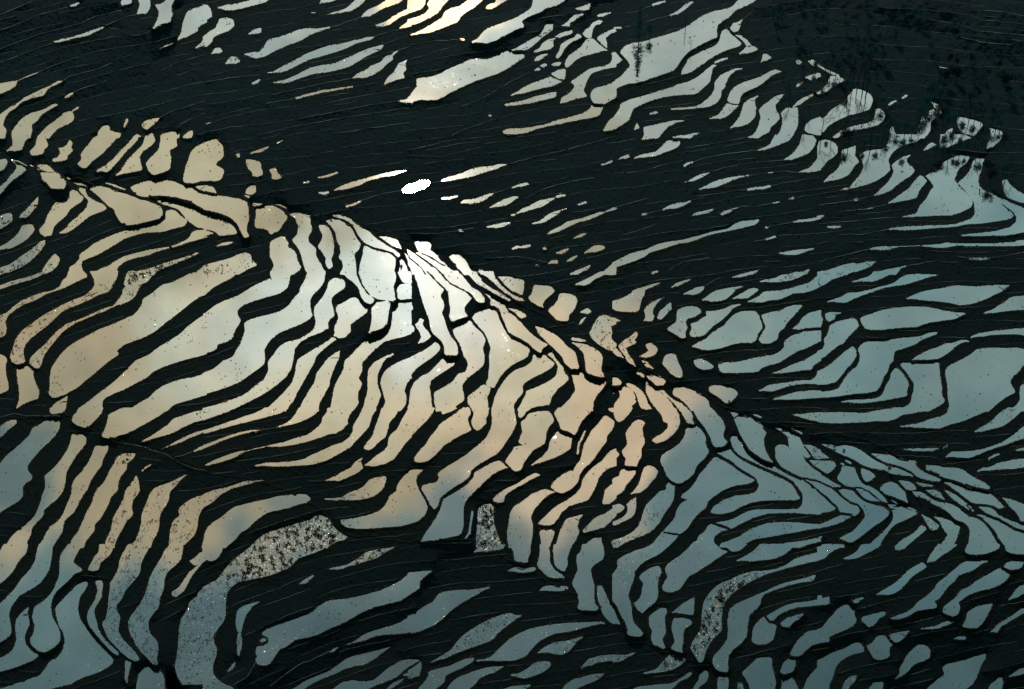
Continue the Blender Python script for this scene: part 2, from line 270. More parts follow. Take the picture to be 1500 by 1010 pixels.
P 130.5,28.5 133.5,28.5 138,32 142,35 144.5,37 138,38 130,40 125,41.5 120,45 117,48.5 114,49.5 114,47 115.5,42 121,38 126,34.5 128.5,31
P 104,54 108,52 114,50.5 113.5,58 110,58 106,56
P 151,38.5 148,39 149.5,43 147,47 142,49 135,50 130,52 126,55.5 120,59 118,60.5 121,62 121,65 117,69 112,71.5 110.5,75.5 115,74.5 122,72 130,70.5 128,68.5 127,66.5 129,60.5 131,56 134,53 141,51 148,49.5 151,49
P 111.5,60 106,57.5 103,56.5 97,59 90,61.5 84,64 80,67 74,70 82,68.5 90,66 98,64 106,62.5
P 107.5,67.5 100,69 92,71 85,73.5 78,75 70,76.5 70,77.5 78,77 88,75.5 98,73 107,71
P 151,61 146,62.5 140,64 135,65.5 132.5,69.5 134.5,75 138,76 143,76 147,73 151,71.5
P 151,67 149,67.5 151,71
P 141.5,77 134,77 132.5,80 128,83 119,86 110,88 101,91 92,93 83,94.5 73,94.5 68,96.5 70,98 78,98 86,97 95,93.5 105,91.5 115,89.5 125,87.5 135,85.5 139,84 141,79
C 141.5,77,1.2 144,75.5,1.5
P 151,85 146,89 143.5,93 142,96 147,95 151,94
P 70,37 75,38 82,39.5 84.5,41 80,44 73,49 65,53.5 57,56 48,59 38,63.5 29,68 21,72.5 15,73 8,72.5 2,74.5 -1,75 -1,72.5 3,67 6,63 5,58 10,57 17,56.5 24,53 31,50 38,47 44,43.5 53,42 60,40 66,38.5
S 54,83.5,1.5 54.5,84,1.5
S 58.5,84.5,1.8 59,85,1.8
S 59.5,88.5,1.8 60,88.5,1.8
L 0,44 20,38 35,33
L 38,78 50,74 62,67 74,60 88,53
L 30,100 40,95 55,90 65,87
L 0,33 18,30 38,29
T 600 200
P -1,36.8 4,34.4 9,32.6 14,32.6 15.2,34.2 11.5,37.4 5.5,39.4 -1,40.4
L 15,34.5 23,33 32,32.5 42,30
P 22.5,33 27,30.5 34,28.5 40,26.5 46,24 52,22.5 60,22 66,20.5 71.5,20.5 65,23 58,25 50,27.5 42,30 34,31.5 27,32.8
L 71,20.5 82,17.5 92,14.5 108,11.5 125,7 140,3 150,0
P 37.5,49 40,46.5 46,46.5 52,44.5 57,42.5 62,41.5 57,45 51,48 45,49
S 24,45.6,1.5 30,45,2.2 35,43.7,1.2
L 62,41.5 75,37.5
P 75,37.5 80,35.5 86,34 87,35 82,36.5
P 58,52.5 64,49 70,46 77,44 80,44.5 76,47 71,50 64,51.5
P 78.5,56.5 83,53 88,51 94,47.5 101,46 107,44.8 103,47.5 97,51 90,53 83,55.5
S 74.5,57.8,1 77,57,2
S 107,44.5,1 110,43.7,2 114,43.2,1
P 89.5,64 95,62.5 99,59.5 104,56 111,54 109,56.5 103,60 97,63.5
S 111,54,.5 115,53,1
S 124,50,1.5 129,48.3,1.8
P 56,66.5 62,65 68,63.5 74,63.2 70,65.5 63,67
S 36.8,69,1.5 38,69,1.5
P 101,71.5 106,68 111,66 115,63 120,61.5 126,60.5 131,58.5 138,56 144.5,55 138,58 131,61 124,62.5 118,65 111,68.5 105,71
S 144,55,1 151,52.5,2
P 119.5,75 123,73 126,71.5 129.5,71 126,73.5
S 75.5,82.3,1.2 79,81,2.2 82,81.2,1.2 84,80.8,2.5 88,80,2
S 98,82.4,1.5 99.5,82.4,1.5
P 107,85.5 111,84 116.5,82.3 113,85.5 109,86
P 128,85.5 132,82.5 136.5,79.7 143,80.5 142,82.5 136,84.5
P 114.5,92 118,89.3 122.5,87.5 120.5,90 117,91.2
P 101.5,93.3 104,91 108,91 109,93
P 92,94.8 94,93.8 93.5,95.2
P 120,101 123,98 128,96 132,94.5 131,97 126,99 123,101
P 141,101 145,97 149,93.5 151,92 151,101
S 140.5,20.8,1 142,20.5,1.5
S 143,20.3,1 148,18.3,1.8
L 0,10 30,3 60,0
L 0,14 22,15 40,11 52,8
L 85,45 100,38 118,33 135,30
L 0,71 20,71 37,69 47,67
L 55,89 80,88 100,92
P 2.5,75 7,75.5 14,77 15.5,80 14.5,83 18,85 21,87 21.5,90 25,92.5 27,94.8 22,92.5 17,88.5 12,86.5 9,85 7,84.5 5,80
P -1,84 3,86 9,90 15,94.5 20,97.5 21.5,101 12,101 9,96 4,92 -1,88
P 4.5,85.3 8,85 12,87.5 18,91 24,94.5 30,97.5 35,101 24,101 19,96 12,90.5
P -1,89.5 4,92.5 9,97.5 11,101 2,101 1,97 -1,94
P 28.5,88 33,86 37,87.5 41,91 43,96 47,101 40,101 37,98 34,94 32,91.5
P 51,97.5 55,99 59,101 52,101
T 600 400
P 4,-1 13,-1 17,4 21,8 25,11.5 22,17 24.5,21.5 25,25 23,29 25,34 27,41 30,47 34,51.5 35,56 34.5,60 26,60 26,54 23,49 18,45 16,42 15,35 13,30 11,24 9,18 7.5,12 6,7 4,3
P 15,-1 21,-1 25,4 30,8.5 36,12 41,14 45,17.5 45,19 42,22 39.5,25 40,29 42,31.5 37,33 31,35.5 29.5,32 30.5,27 29.5,23 29,18 28.5,13 25,10 21,7 17,2
P 24,-1 35,-1 38,2 42,7 45,11 50,13.5 53,16 55,21 52,21.5 49,20 47,17 44,14 40,12.5 33,9.5 28,7
Q 42,-1 49,-1 50,2 54,6.5 58,9 63,12 67,15 71,17 74.5,18.5 73,20.5 70,19 64,16 59,13 55,10.5 50,8 46,4
P 50,-1 61,-1 62,3 66,8 70,12 76,16 81,18 84,20.5 80,20.5 75,17.5 70,14.5 64,9.5 60,5 56,2
P 65,3 72,3 80,4.5 84,6 83,11 82.5,16 76,13.5 71,10 68,6.5
P 55,15 59,17 63,18.5 67,20 69,24 72,28 77,31 80,35 84,40 90,46 96,50 101,52.5 97,55 96,58.5 92,56 88,52 82,48.5 76,45.5 72,43 70,37 67,30 66,26.5 62,24 59,23 60,19.5
P 72,26 79,27 85,30.5 85,32 81,33 77,29
P 46,33 48,30 53,27.5 60,26 64,28.5 66,35 70,41 73,46 78,48.5 83,51.5 88,56 86,61 83,63 75,67 70,71 66,76 63.5,80 62,84 56,82.5 58,77 58.5,72 59,66 58.5,60 60,55 58,50 54,43 49,37
P 32,39 38,36 44,35 48,40 53,44 55.5,49 53,55 54.5,61 54,67 50,71 44,75 39,80 38,84 39,88 39.5,93 34,97 31,101 19.5,101 18,93 18,88 25,84 32,80 36,74 41,73 43,69 43,65 40,61 39,57 37,52 34,48 32,43
P 25,62.5 32.5,62.5 32.5,67 27,70.5 20,75 15,79 14,84 15,89 16,95 17,101 -1,101 0,94 1,86 4,80 9,76 15,73 20,67.5
P -1,63 5,60 11,57 16,53.5 20,50 23,51.5 22,56 17,61 11,65 5,69 2,73 -1,76
P 4,38 7,36 8,33 10.5,34.5 9,37.5 11,41 15,44.5 15,47 11,50 6,52 7.5,50 9,46.5 7,42
P -1,22 2,24.5 2.5,26.5 -1,28.5
P -1,12 1.5,16 -1,18
P -1,37 3,40 3,43 -1,44
P 54,82 59,83.5 58,88 56,91 57,96 57,101 46,101 43,95 43,91 48,87
P 91,59.5 98,60 102,63 106,66 104,69 98,72.5 90,76.5 84,80 82,83.5 83,87 79,92 76,96 75.5,101 60.5,101 62,93 65,86 69,80 72,76 78,71 85,69 90,65
P 104.5,57.5 106,62 109,65 112,69 113,73 116.5,77.5 113,81 108,85 104,90 102,96 98,97 90,98 86,101 79,101 82,96 85,90 86,86.5 91,85 98,82 105,78 108,75 109,69 107,65.5 104,62 101,60
P 92,39 97,40.5 104,44 110,48 115,54 121,58 122,63 124,70 119,70 114,66 112,61 106,55 100,50 95,45
P 119,47.5 126,48.5 129,50 125,50.5 119,49
P 119,51 127,52 134,55 140,59 141,64 139.5,70 142,76 136,75.5 130,73 129,66 128,58.5 124,55
P 118.5,71 123,71 128,73.5 132,76 139,78.5 144,80 141,84.5 137,89 134,95 134,101 109,101 113,97 118,92 122,86 120,78 119,74
P 91,9 97,9.5 103,10 106,13 103,16 99,19 97,23 97.5,25 94,23.5 89,20.5 87.5,18.5 90,15
P 110,15 116,15.5 121,17 122.5,21 120,27 116,31 116,35 109,34.5 105,31.5 101.5,27 106,24 109,20
Q 139,32 143,31 151,34 151,37 147,39 148,43 147,48 151,52 151,58 144,55.5 138,51.5 134,48 132,44.5 135,38
P 121.5,8.5 127,6 134,2.5 138,0 142,-1 148,-1 142,1.5 136,4 130,8.5 126,9
S 118,1,1 122,-1,1.5
Q 125,29 130,26 133,28 130,30
Q 124,38 126,34 129,32.5 126,37
S 150,21,1.5 150,24,1.5
S 149,85,2 149.3,88,2
T 600 600
P -1,-1 18,-1 16,3 12,8 7,13 3,17 -1,21
P 19,-1 35,-1 28,2 24,3.5 24,1
P 40,-1 44,-1 45,2 43,5 42,7.5 44,12 45,15 39,17.5 32,21.5 25,26 20,31.5 14,37 8,38.5 4,38 4,36 7,31 12,26 15,21 20,15 23,10.5 30,6 36,1.5
P 47,-1 58,-1 57,4 55.5,6.5 56,9.5 53,13 49,15.5 46,12 45,9.5 47,5
P 60,-1 76,-1 77,4 78,9 76,15 72,21 68,27 64,32 57,36 50,40 45,44 44,48 40,52 33,56 26,61 22,65 20,71 18,73 15,69 12,63 9,59 10,56 13,55 20,54 22,50 21,47 27,42.5 33,39 40,34.5 47,29 53,24 57,20 60,14 61,8
P 80,-1 86,-1 84,4 81.5,6 80,5
P 87,3.5 95,1.5 102,1.5 106,8 102,12 99.5,17 99,24 95,27 90,29.5 86,35 83,39 81.5,44 77,45 74,42 70,38.5 73,34 76,30 77,27.5 82,27 83.5,26 80,24 82,19 83,16 82,12 82,9 85,7
P 106,3 109,-1 134,-1 130,4 125,9 123,14 121,18.5 117,16.5 111,14.5 110,10
P 109,15.5 113,17 119,19 118,24 117.5,28.5 112,32 106,35 100,37 95,39 89,41 94,37 99,33 102,29.5 103,23
P 143,4 147,7 150,9 148,15 144,19 144,23 140,28 136,34 132,39 127,43 124,48 123,53 118,58 112,61 107,60 103.5,57 106,53 111,48.5 117,45 122,41 125,38 126,33 128,26 131,20 134,15 139,10
P 146,-1 151,-1 151,2 146,1
P 151,29 148,30 144,34 141,38 135,42 131,46 127,51 126,57 122,62 118,65 111,69 105,73 100,78 94,83.5 98,84.5 105,84 108,80 111,75 117,70 124,68 130,66.5 133,62 136,56 138,50 142,45 147,42 151,41
P 151,53 147,56 143,60 143,64 141,69 146,69 151,65
P 66,37.5 71,42.5 66,44 60,47.5 53,54 46,61 41,66 39,72 39,79 39,86 37,91.5 28,93.5 18,95.5 8,97 12,91 17,84 21,77 24,70 24,66 30,63 37,59 43,55 47,50 48,46 54,43 60,39.5
P 61,66.5 66,61 74,56.5 80,53.5 87,49 92,46.5 95,48 92,49.5 86,52.5 80,56 73,60 69,63.5 68.5,67.5 65,68
Q 51,71 57,69 62,69 61,74 61,82 63,89 66,97 67,101 49,101 49,93 50,85 50,77
S 46,75,1.4 44.5,85,1.8 43.5,91,2 41,94,1.2
S 128.5,15.5,1 126,21,1.5 124,25,1.5 123,32,2
P 99,58.5 106,60.5 100,63.5 95,68 90,74 88.5,80 90,85 89.5,92 88.5,98 88,101 73,101 72,95 72,89 73,83 74,76 77,71 83,67.5 90,62
P 95,88.5 106,88.5 105,93 103,98 102,101 97,101 96.5,95
P 115,80.5 120,79 127,77 124,81 122,86 124,89 122,94 119,99 118,101 107,101 109,95 110.5,89
P 127,89 131,85 137,79 143,77 148,73.5 151,71.5 151,77.5 147,82 142,86 135,88 128,90
P -1,45 5,44 9.5,44.5 5,49 4,53 7,60 11,66 13,72 11,77 6,81.5 -1,83.5
P 130,98 136,94 140,93 140,97 142,101 130,101
P 148,97.5 151,96 151,99
T 600 800 4.81
P -1,19 8,18 15.5,17.7 9,23 3,27 -1,30
P -1,49 5,45.5 12,42 17,39.5 20,34.5 26,32 34,31.5 45,31 57,29 50,32.5 43,36 36,40 29,45 23,51 17,55.5 10,58.5 4,60.5 -1,60.5
Q 45,4.5 50,0 57,-1 68,-1 65,2 55,3.5
P 71,-1 84,-1 85,4 83,8 83,11.5 78,11 74,10 74,5
P 92,-1 97,-1 98.5,5 98.5,12 102,17 107,20 109,22.5 104,22.5 98,21.5 95,19 91,15 90,13 92,7
P 102,-1 113,-1 112.5,4 110.5,8 111,13 109,17.5 107,17.5 103,14.5 102,9 101.5,4
P 122,-1 135,-1 137,4 136,9 131,12 127,16 128,22 130,28 130,33 130,38 133,43 132,45 125,45 118.5,44.5 120,39 118,32 115,27 116,23 119,17 118,11 118,7 121,4
P 132,28 135,27.5 137,32 140,39 144,45 148,52 151,55 142,54 137,49 135,44 132.5,37
P 69.5,17.5 75,14.8 82,15 89,15.5 88,17.5 81,18.5 75,18.3
P 91.5,31.5 95,28.5 100,28 106,28.5 111,28.5 111.5,30 107,31.5 99,31.5
Q 15,82 22,78 30,73 34,67 40,61.5 47,57 56,52 64,48.5 72,47.5 74,49 79,49 74,52 68,56 62,61 58,66 50,69 41,72 33,75 25,79
P 46,81 53,80 58,78 64,72 70,66.5 77,62 84,59 92,57 101,55.5 112,54.5 124,54 135,53.5 137,54.5 128,56 120,58 112,60 103,61 96,64 90,67.5 85,73 82,77 75,80 66,80.5 56,80.5
Q 90,75.5 96,71 103,68 112,67 122,64 117,68 112,74 107,76.5 99,75
Q 71,91 77,90 83,87 88,82.5 95,81.5 99,82 99,84.5 94,88.5 88,91 81,93 75,92
Q 121,86 126,80 134,77.5 142,77 151,77 151,80 142,80.5 133,81.5 127,84
P 107,102 110,98 116,94 123,92.5 130,90.5 137,90 134,93 127,96 118,100 115,102
P 45.5,78.5 45,81 38,85 30,88.5 25,91 24,96 20,99 16,102 5,102 11,96 14,91 13,89 20,86.5 28,85 36,81 42,79
P 66,85 61,88.5 54,90.5 49,93 46,97 40,102 26,102 30,96 36,92 44,89 51,86.5 58,85
P -1,88 4,84.5 8,82 8,86 6,90.5 1,93 -1,93
P 64,102 72,99 78,98.5 85,98 83,100 79,102
T 900 0
S 28,3.7,1 32,2.5,2 37,1,1
P 40,11.5 45,9.5 49,6.5 52,3.5 55,2 58,1.5 54,5 50,8 46,10.5
S 0,20.6,2 5,20.5,1
L 40,11.5 30,14 15,18.5 5,20.5
P 92,-1 105,-1 101,2 95,4.5 89,7 86,10 83,13 79,15 75,19 74.5,23.5 75,27 69,29.5 61,33.5 54,37.5 49,43 46,48 43,51.5 36,54 28,56.5 20,59.5 10,61 4,63 -1,66 -1,60.5 5,56.5 9,52 12,48.5 10,44 6,40.5 4.5,38.5 8,34 14,32 22,31 30,28.5 40,25.5 48,23 54,19.5 60,15 65,12 72,9 78,8 84,6.5 88,4
P -1,39.5 3,40.5 6.5,43 3,46 -1,47.5
P 83,21 86,25 90,29 93,32 90,34 83,36 76,39 71,42 65,46 60,50 55,53 49,54.5 50,51 53,47 54,43.5 60,40 66,37 72,35 77,31 78,26 79,23
P 85,21 87,17.5 90,17 94,14 92,18 90.5,22.5 87,23.5
P 88,25.5 92,26 97,29.5 100,33.5 97,33.5 94,29.5
P 92,39.5 95,36.5 97,34.5 103,34.5 105,36 101,38 96,39
P 109,39.5 113,40.5 115,42.5 111,44 107,46 108.5,43
S 73.5,46,1.2 78,44,2 82.5,42.8,1.2
P 151,0 151,0.1 151,0.2
P 75,48 71.5,50.5 70.5,55 69.5,60 65,64 60,68.5 52,69 44,69.5 35,71 26,73.5 19,76.5 14,79 12,83 10.5,87.5 5,91.5 -1,95 -1,87 2,83 4.5,79 4.5,76 12,73 22,70.5 31,67.5 40,65 47,62 54,60.5 61,57 66,53 69,50 73,47.5
P 94,50.3 88,52 83.5,56 81,61 80.5,64 78,66 77.5,71 75,75 70,77.5 64,79 58,79.5 66,75 71,70.5 73.5,66 74,60 78,55.5 83,53 88,50.5
S 42,80,1.2 51,79.5,1.5 60,78.7,1.5
S 26,83.5,1.5 31,82.3,1.5
P 122,52.5 117,51 110,55 102,58.5 94,61 88,64 85,68 83,73.5 86,76 91,76 92,71 94,68 99,65.5 105,63 110,59.5 114,56
P 82.5,76 86,77 90.5,77.5 87,81 82,85 77,87 70,87 76,84.5 80,80
P 105,70.5 102,74 103.5,80 102.5,86 98,90.5 91,92.5 84.5,94 88,91 92,86 94,80 95,76 99,73
P 124.5,69 121,73 117,77 118,81 121,86 118,90 114,93 113,96.5 108,99 105,101 100,101 104,97 106.5,91 107.5,86 106,81 109,78 113,75 118,71
P 51.5,88.3 45,90 39,92.5 35,97 32,101 22,101 22,97 21.5,93.5 30,92 37,90 43,88.7
P 16.5,90 18,94 14.5,95.5
P 63,97.3 56,98.3 49,100 46,101 56,101 58,99
P 127,79 130,80 134,79 134,86 134,92 131,98 129,101 119,101 122,96 123.5,90 122,83
P 151,67.5 145,70 139,74 135,77 131,78.5 134,75 138,72 143,70 151,67
P 139,95 141,91 145,88 151,86 151,99 143,98
Q 133,45 135,44 137.5,46.5 134,47
Q 142,45 146,43.5 149,47 146,48.5
Q 140,57 146,54.5 151,53.5 151,56 144,59
Q 133,63 136,61 139,59.5 134,64
L 100,9 96,13 94,15
L 0,10 15,9 28,4
T 900 200
P 22,-1 31,-1 29,.5 25,1.5 20.5,2.2
S 42,1.2,1 46,.3,1.5 49,-.3,1.5
P 39,3.2 47.5,3.5 48,5 46.5,7 42,9.5 37,11 33,13 28,14.5 22,15 14,16.3 16,15 22,13 30,11.5 33,9.5 36,6
P 2.5,17.2 6,15 10,13.5 11,15.3 7,16
S 51.3,21.5,1.5 53.5,20,2 57.5,18.8,.8
S 51.5,33.8,1 53,33,.8
P 53.5,33.2 58,30.5 63,28 69.5,26.5 66,29 61,31 57,32.7
P 62,38.8 68,36 73,33.5 78,31.8 84,30.5 90,29.5 96,29 91,30.2 86,32 80,34.5 74,37 68,38
S 96,29,1 98,28.7,1.5
S 112.5,26.8,1.2 116.5,26.3,1.2
S 98,39,2.2 103,38,2 109,37.7,2.6 114.5,36.3,1.2
P 35.5,53.6 40,51 45,49.5 48,48.5 51,49 56.3,47 54,49 49,51.2 43,52.8
P 56.5,58.3 60,56 66,54.8 73,53 71,55 66,56.3 60,57.5
S 78.5,57,1.8 82,55.5,3 85.5,54,1.8
S 86.5,53.2,1.2 90.5,52.3,1.2
S 20.5,57.2,1 23.5,56.7,1.8
S 116,49,1.4 121,48,1.4
S 128,45.8,.8 131,45.2,1.8
P 98,0.7 100,0 104,-1 108,-1 103,0.5
P 118,-1 130.5,-1 128,2.5 122,5 115,8 109,10 105,10.3 110,8 114.5,6 116,3
P 138,-1 145,-1 147.5,3 146,7.5 142,12 136,14.5 129,17 124,17.3 129,14.5 133,10.5 136,6
P 151,15 147,19 143,23.5 138,25 134.8,26.5 142,26 151,24.5
P -1,92.5 4,90 10,87 16,84.5 22,83 25,82.3 31,79.5 37,78 43,76.8 50,76 57,74 64,72.3 71,70 78,68.6 83,67.8 88,64.5 94,62 100,61.3 106,60.5 104,64 98,65.5 90,67.5 82,69.2 73,71 66,72.9 60,75.5 54,77.4 47,78.3 40,80.5 32,83 26,84.5 22,88 15,90.5 8,93 2,95.2 -1,95.5
P 130,63 136,61 143,60.5 148,59.8 151,58.8 151,60 145,61.8 138,62.5
S 111,66.8,1.8 112.5,66.5,1.8
S 111.5,75.5,1.2 115,74.3,1.5 117.5,73.5,1.5
P 120.5,85.6 126,84.8 132,83.5 139,83 145.8,82.2 140,84.5 133,86.5 126,86.8
S 28.5,99.5,1.2 31.5,98.7,1.8
P 98,101 101,99.5 106,97.7 103,100 101,101
P 136,101 139,99 142.5,97.5 141,101
L 52,8.5 65,6.5 85,3 98,.5
L 57.5,18.8 65,16 80,13 92,11.5 105,10.3
L 69.5,26.5 80,23 100,19.5 124,17.3
L 98,28.7 112,26.8 125,25.5 135,26.5
L 60,44 75,42 90,39.5 98,39
L 114.5,36.3 125,34 150,30
L 56.3,47 65,45
L 90,52.3 94,51 104,51.3 116,49
L 131,45.2 140,43.5 150,42.5
L 22,57 35.5,53.6
L 6,72.5 20,68 30,64.5
L 112,66.5 130,63
L 0,52 15,48 25,45
L 0,27 20,26 35,21 50,18
L 102,77 111,75.5
L 40,98 50,92 70,89
L 110,91.5 122,91.5
T 900 400
S 27.5,0,1.5 29,0,1.5
P 34,7 29,9.5 25,11 22,12.5 21.5,16 19.5,19 18.5,23 17.5,27.5 14,28.3 7,28 1,27.3 -1,26 -1,21 4,19.5 9,17.5 13,15 14,13 18,11.5 23,10 28,8.3
P 42,10.5 45,8 49,6.5 55,5 51,7 46,9.5
P 86,3.5 90,2 95,0.5 101,-1 103,-1 98,1.5 92,3
P 50.5,15.5 55,13.5 60,11 66,10 65,12 62,14.5 57,16
L 66,10 73,5.5 78,3.5
P 64.5,20 69,16.5 74,13.5 80,12 86,11 94,9.8 89,12 86,15 82,18.5 77,20.3 70,20.5
P 86.5,19 91,16.5 95,14.5 99,12 103,11.3 105.5,12 102,15 98,18 92,18.5
Q 106.5,6.5 111,5 118,4 122,2 128,1 134,-.5 141,-.5 136,2.5 129,5 121,6.3 113,6.5
P 151,.5 147,4 143,7.5 138,9 131,11 124,13 116,13.5 110,14 105,18 98,21 101,21.5 108,21 114,19.5 121,19 127,16.5 131,14.5 140,14 146,12 151,9.5
P 37,17.5 33,20 30,23 28,26.5 27.5,30 29,31.5 27.5,35 24,35 21.5,35 23,33.5 23,30 22,27.5 24,24.5 28,21.5 33,19.5
P 41,22 41.7,26 38,29.5 34,34 31.5,33.5 33,29 37,25
P 46.5,27 52,25 58,24.5 62,26 63,29 59,31.5 53,33.5 51.5,36 53,39.5 51.5,44 52,47 49,47.5 44,44 39,41.5 40,40 44,37.5 46,34.5 46,31
P 92.5,23 86,23.5 82,26 77,27.5 71,28.5 67,28 68,31.5 65,33 61,36 56,37.5 57,40.5 55,46 58,46.5 64,46 68,43 72,38.5 78,34.5 82,31 86,26.5
P 57,54 62,51 68,48.5 70,45.5 75,42 81,38.5 83,35.5 88,30.5 95,28 103,28 105.5,31.5 108,37 108,41 105,44.5 103.5,49 100,51 93,50.5 86,52 78,54.5 71,56 64,56
P 107.5,31 109,35.5 111,39.5 108,44.5 106,48.5 108,51.5 114,51 119,48.5 120,43.5 124,40 126,36 130,32.5 134,27.5 137.5,24 132,23.3 127,25 122,28 117,28.5
P 130.5,41 135,38 138,33 143,29.5 151,27.5 151,39.5 142,40 134,41.3
P 151,42.5 139,42.2 138,44 131,46 126,49 124.5,51 125,54 122,57.5 116,60.5 108,61.5 99,63.5 91,65.5 81,66 76,67.3 78,72.5 88,72.8 98,72.5 105,72 108,69 114,67 121,65 128,60.5 134,57 140,55 146,52 151,49.5
P 151,57.5 145,61 139,64.5 133,66.5 127,69 121,72 115,73.7 122,73.3 130,72 137,71 144,70.5 146,67 151,64
P 151,72 147,77 144,79 137,78.8 130,80 122,81 113,82.5 109,85 106,86.3 115,86.5 122,84.5 128,82.5 136,81.2 144,81 151,81
P 151,86.5 144,86.3 136,87 128,89 121,91 116,92.8 126,92.5 136,92 151,90.8
P 23,52 27,51 30,54 31.5,56.5 29,60 24,61.5 22,62 18,61 23,59 26,57 24,55
Q 3,54 7,50 12,47 16,43 17,46 14,49 16,51 11,53 8,55 10,60 14,65 15,68 11,66 7,60 4,56
Q 20,64 24,65 25,67 28,70 24,69 21,66
P -1,53 2,56 5,59 7,62.5 3,61 -1,58
P -1,33 1,33.5 4,35 1,36 -1,37
P 37.5,60.5 41,59 44.5,59.5 46,65 49,71 49.5,76.5 45,76 41,73 38,69 35.5,66.5
P 58,64 63,62.5 67,65 73,68.5 71,70 65,70.5 60,68.5
P 69.5,83 76,82.5 84,83.5 88,85.5 90.5,88 88,91.5 85,94 82,95.5 78,92 74,89 70,87
P 23,75 28,74.5 34,76 37.5,79.5 36,81.5 31,82.5 28,80 25,77.5
S 17,73.5,2 19,74,2.5 21,75.5,2.5
P 23,77.5 26,81 30,85 36,89 41,94 43,98 44,101 32,101 29,97 26,93 23.5,88 23.5,82
P 33,86 36,86 38,89 43,93 50,96.5 55,101 48,101 44,96 40,92 36,89
P 44,82.5 50,83 57,86 63,89 68,93 69,97 71,101 56,101 53,96 47,91 43,89
P -1,76.5 2,77 5,80 4,82 -1,82
P 2,83 8,83 13,86 15,89.5 15.5,94.5 12,97.5 12,101 -1,101 1,95 5,90.5 4,87
P 8.5,80 14,82 20,87 23,91 24,95 27,99.5 20,99.5 18,94.5 15.5,88 12,84.5 9,83
T 900 600
P -1,-1 13,-1 10,3.5 6,7.5 3,9 1,7
P 14,9.5 18,7.5 22.5,9.5 20,13 20.5,19 22,24 19,29 19.5,34 17,38 16,41.5 8,41 8.5,38.5 9,36 6.5,33 6,30.5 10,26 9.5,21 8.5,18 10,15 12.5,12
P -1,29 4,32.5 1,35.5 -1,36.5
P 6,44 15.5,43 15,47 12,51 8,55.5 6,60 -1,64 -1,51 4,49 4.5,46
P 22,42.5 25,41 29,42.5 31.5,45 30.5,49 27,52.5 23,57.5 18,61 12,62 16,58 19,53 20.5,47
P 31,-1 45,-1 47,4 47.5,9 46,14 43,17.5 38,22 31,24.5 28,23 29.5,21 36,17.5 40,13 39.5,10 36,8.5 35.5,5
P 48,-1 53,-1 57,3.5 56.5,8 58,10.5 54,10 51.5,6
P 57,-1 71,-1 75,3.5 79,8 81,13.5 79,18 80,21.5 82.5,24 80,26.5 74,27.5 72,25 71,21 68,15.5 65,11 61.5,7
P 52.5,15 56,12.5 60,12.5 63,14.5 67,20.5 66,23.5 67,27 69,30.5 66,35.5 60,40.5 58,46.5 54,50.5 48,54 43,53 39,49 37,44 34,38 35,34 38,31.5 43,29 49,24.5 52,19
P 85,2 92,3 100,6 106,9.5 109,11.5 108,14 111.5,17.5 109,20.5 109,26 111,32 115.5,38.7 110,37 104,33 98.5,29 96,24.5 93,19.5 90,11.5 87.5,6
P 85,21.5 87,19 90,19.5 93.5,22 95,26 97,30 103,34.5 109,38.5 116,41.5 123,46 130,49.5 138,53 144,57 151,62 151,76.5 142,76 132,75.5 122,75.5 112,76 104,78 97,81 92,83.5 86,87 82,85.5 75,83 85,81.5 92,78 98,75 105,73.5 115,73.3 125,73.5 135,73.2 138,70 137.5,65.5 135,60 132,53 127,50 119,46 110,42.5 101,38 93,34.5 88,30 86.5,26
P 74,31.5 80,30.5 85,29.5 88,33 92,36.5 99,40.5 108,44.5 117,48.5 124,51.5 130,55.5 133,60 136,65 133,66 125,66 116,66 107,66.5 99,68 92,71 86,74.5 78,76.5 70.5,75.5 73,71.5 79,67.5 87,64 96,62.8 103,61.5 106,57.5 106.5,55 104,50.5 98,46.5 92,43 86,37.5 79,34
P 72,36.5 74,35 80,38 86,41.5 91,45.5 97,49 102.5,51.5 100,53.5 93,54.5 86,56 79,59 73,63 68,67 66.5,72 61,76 57,81 53,87 48,91 41,90 36,89.5 41,84 45,79 46,74 49,69 54,66.5 53,65.5 49,64.5 50,62.5 55,59 60,53 62.5,48 67,43
P 70,84 76,86 83,88 78,89.5 73,92.5 72,96.5 75,101 55,101 58,97.5 61,96.5 62,93 66,90
P 151,79 143,77.5
P 151,84.5 142,84 132,83 122,83 113,83.5 105,86 98,89 92,93.5 84,96.5 78,98.5 77,101 92,101 97,97 103,94.5 113,93 123,91 133,89.5 142,87.5 151,86.5
P 151,94 143,95.5 135,97 126,98 119,101 135,101 142,98.5 151,96.5
P 118,28 120,26 125,26.5 131,30 138,34 140,38.5 145,42.5 151,46.5 151,52 144,50.5 136,49 130,46 124,43 121,40 118.5,36
P 117,13.5 123,14 130,16.5 135,20 138,26.5 141,30.5 143.5,34.5 141,35.5 135,32.5 128,28.5 128,23 127,19 122,16
P 137,53 151,61 151,54 144,52.5 138,51
P 130,3.8 137,3.8 144,2.8 151,2.3 151,8.5 142,7 136,5.5
Q 139,26 144,26 151,30 151,36.5 147,36 144,32
S 130,14,.8 134,15.5,2 138,18,1.2
S 102,3.5,1 105,4.8,2 108,6,1
P 143,37.5 151,37.5 151,43.5 146,41
P 40,53.5 44,55.5 43.5,60 43,66 40,71 36,76 33,82 29,87 25,90 18,93 10,95 5,98.5 1,101 -1,101 -1,96 5,94.5 12,91 17,87 20,81 22,74 24,69.5 29,65 33,60.5 38,59.5 38.5,56
Q 20,90 12,92.5 4,95.5 -1,97.5 -1,101 2,101 8,97 16,94
Q 24,75 32,68 36,68 37,73 31,81 25,85 22,84
P -1,70.5 4,69.5 7.5,71.5 5,74.5 -1,77
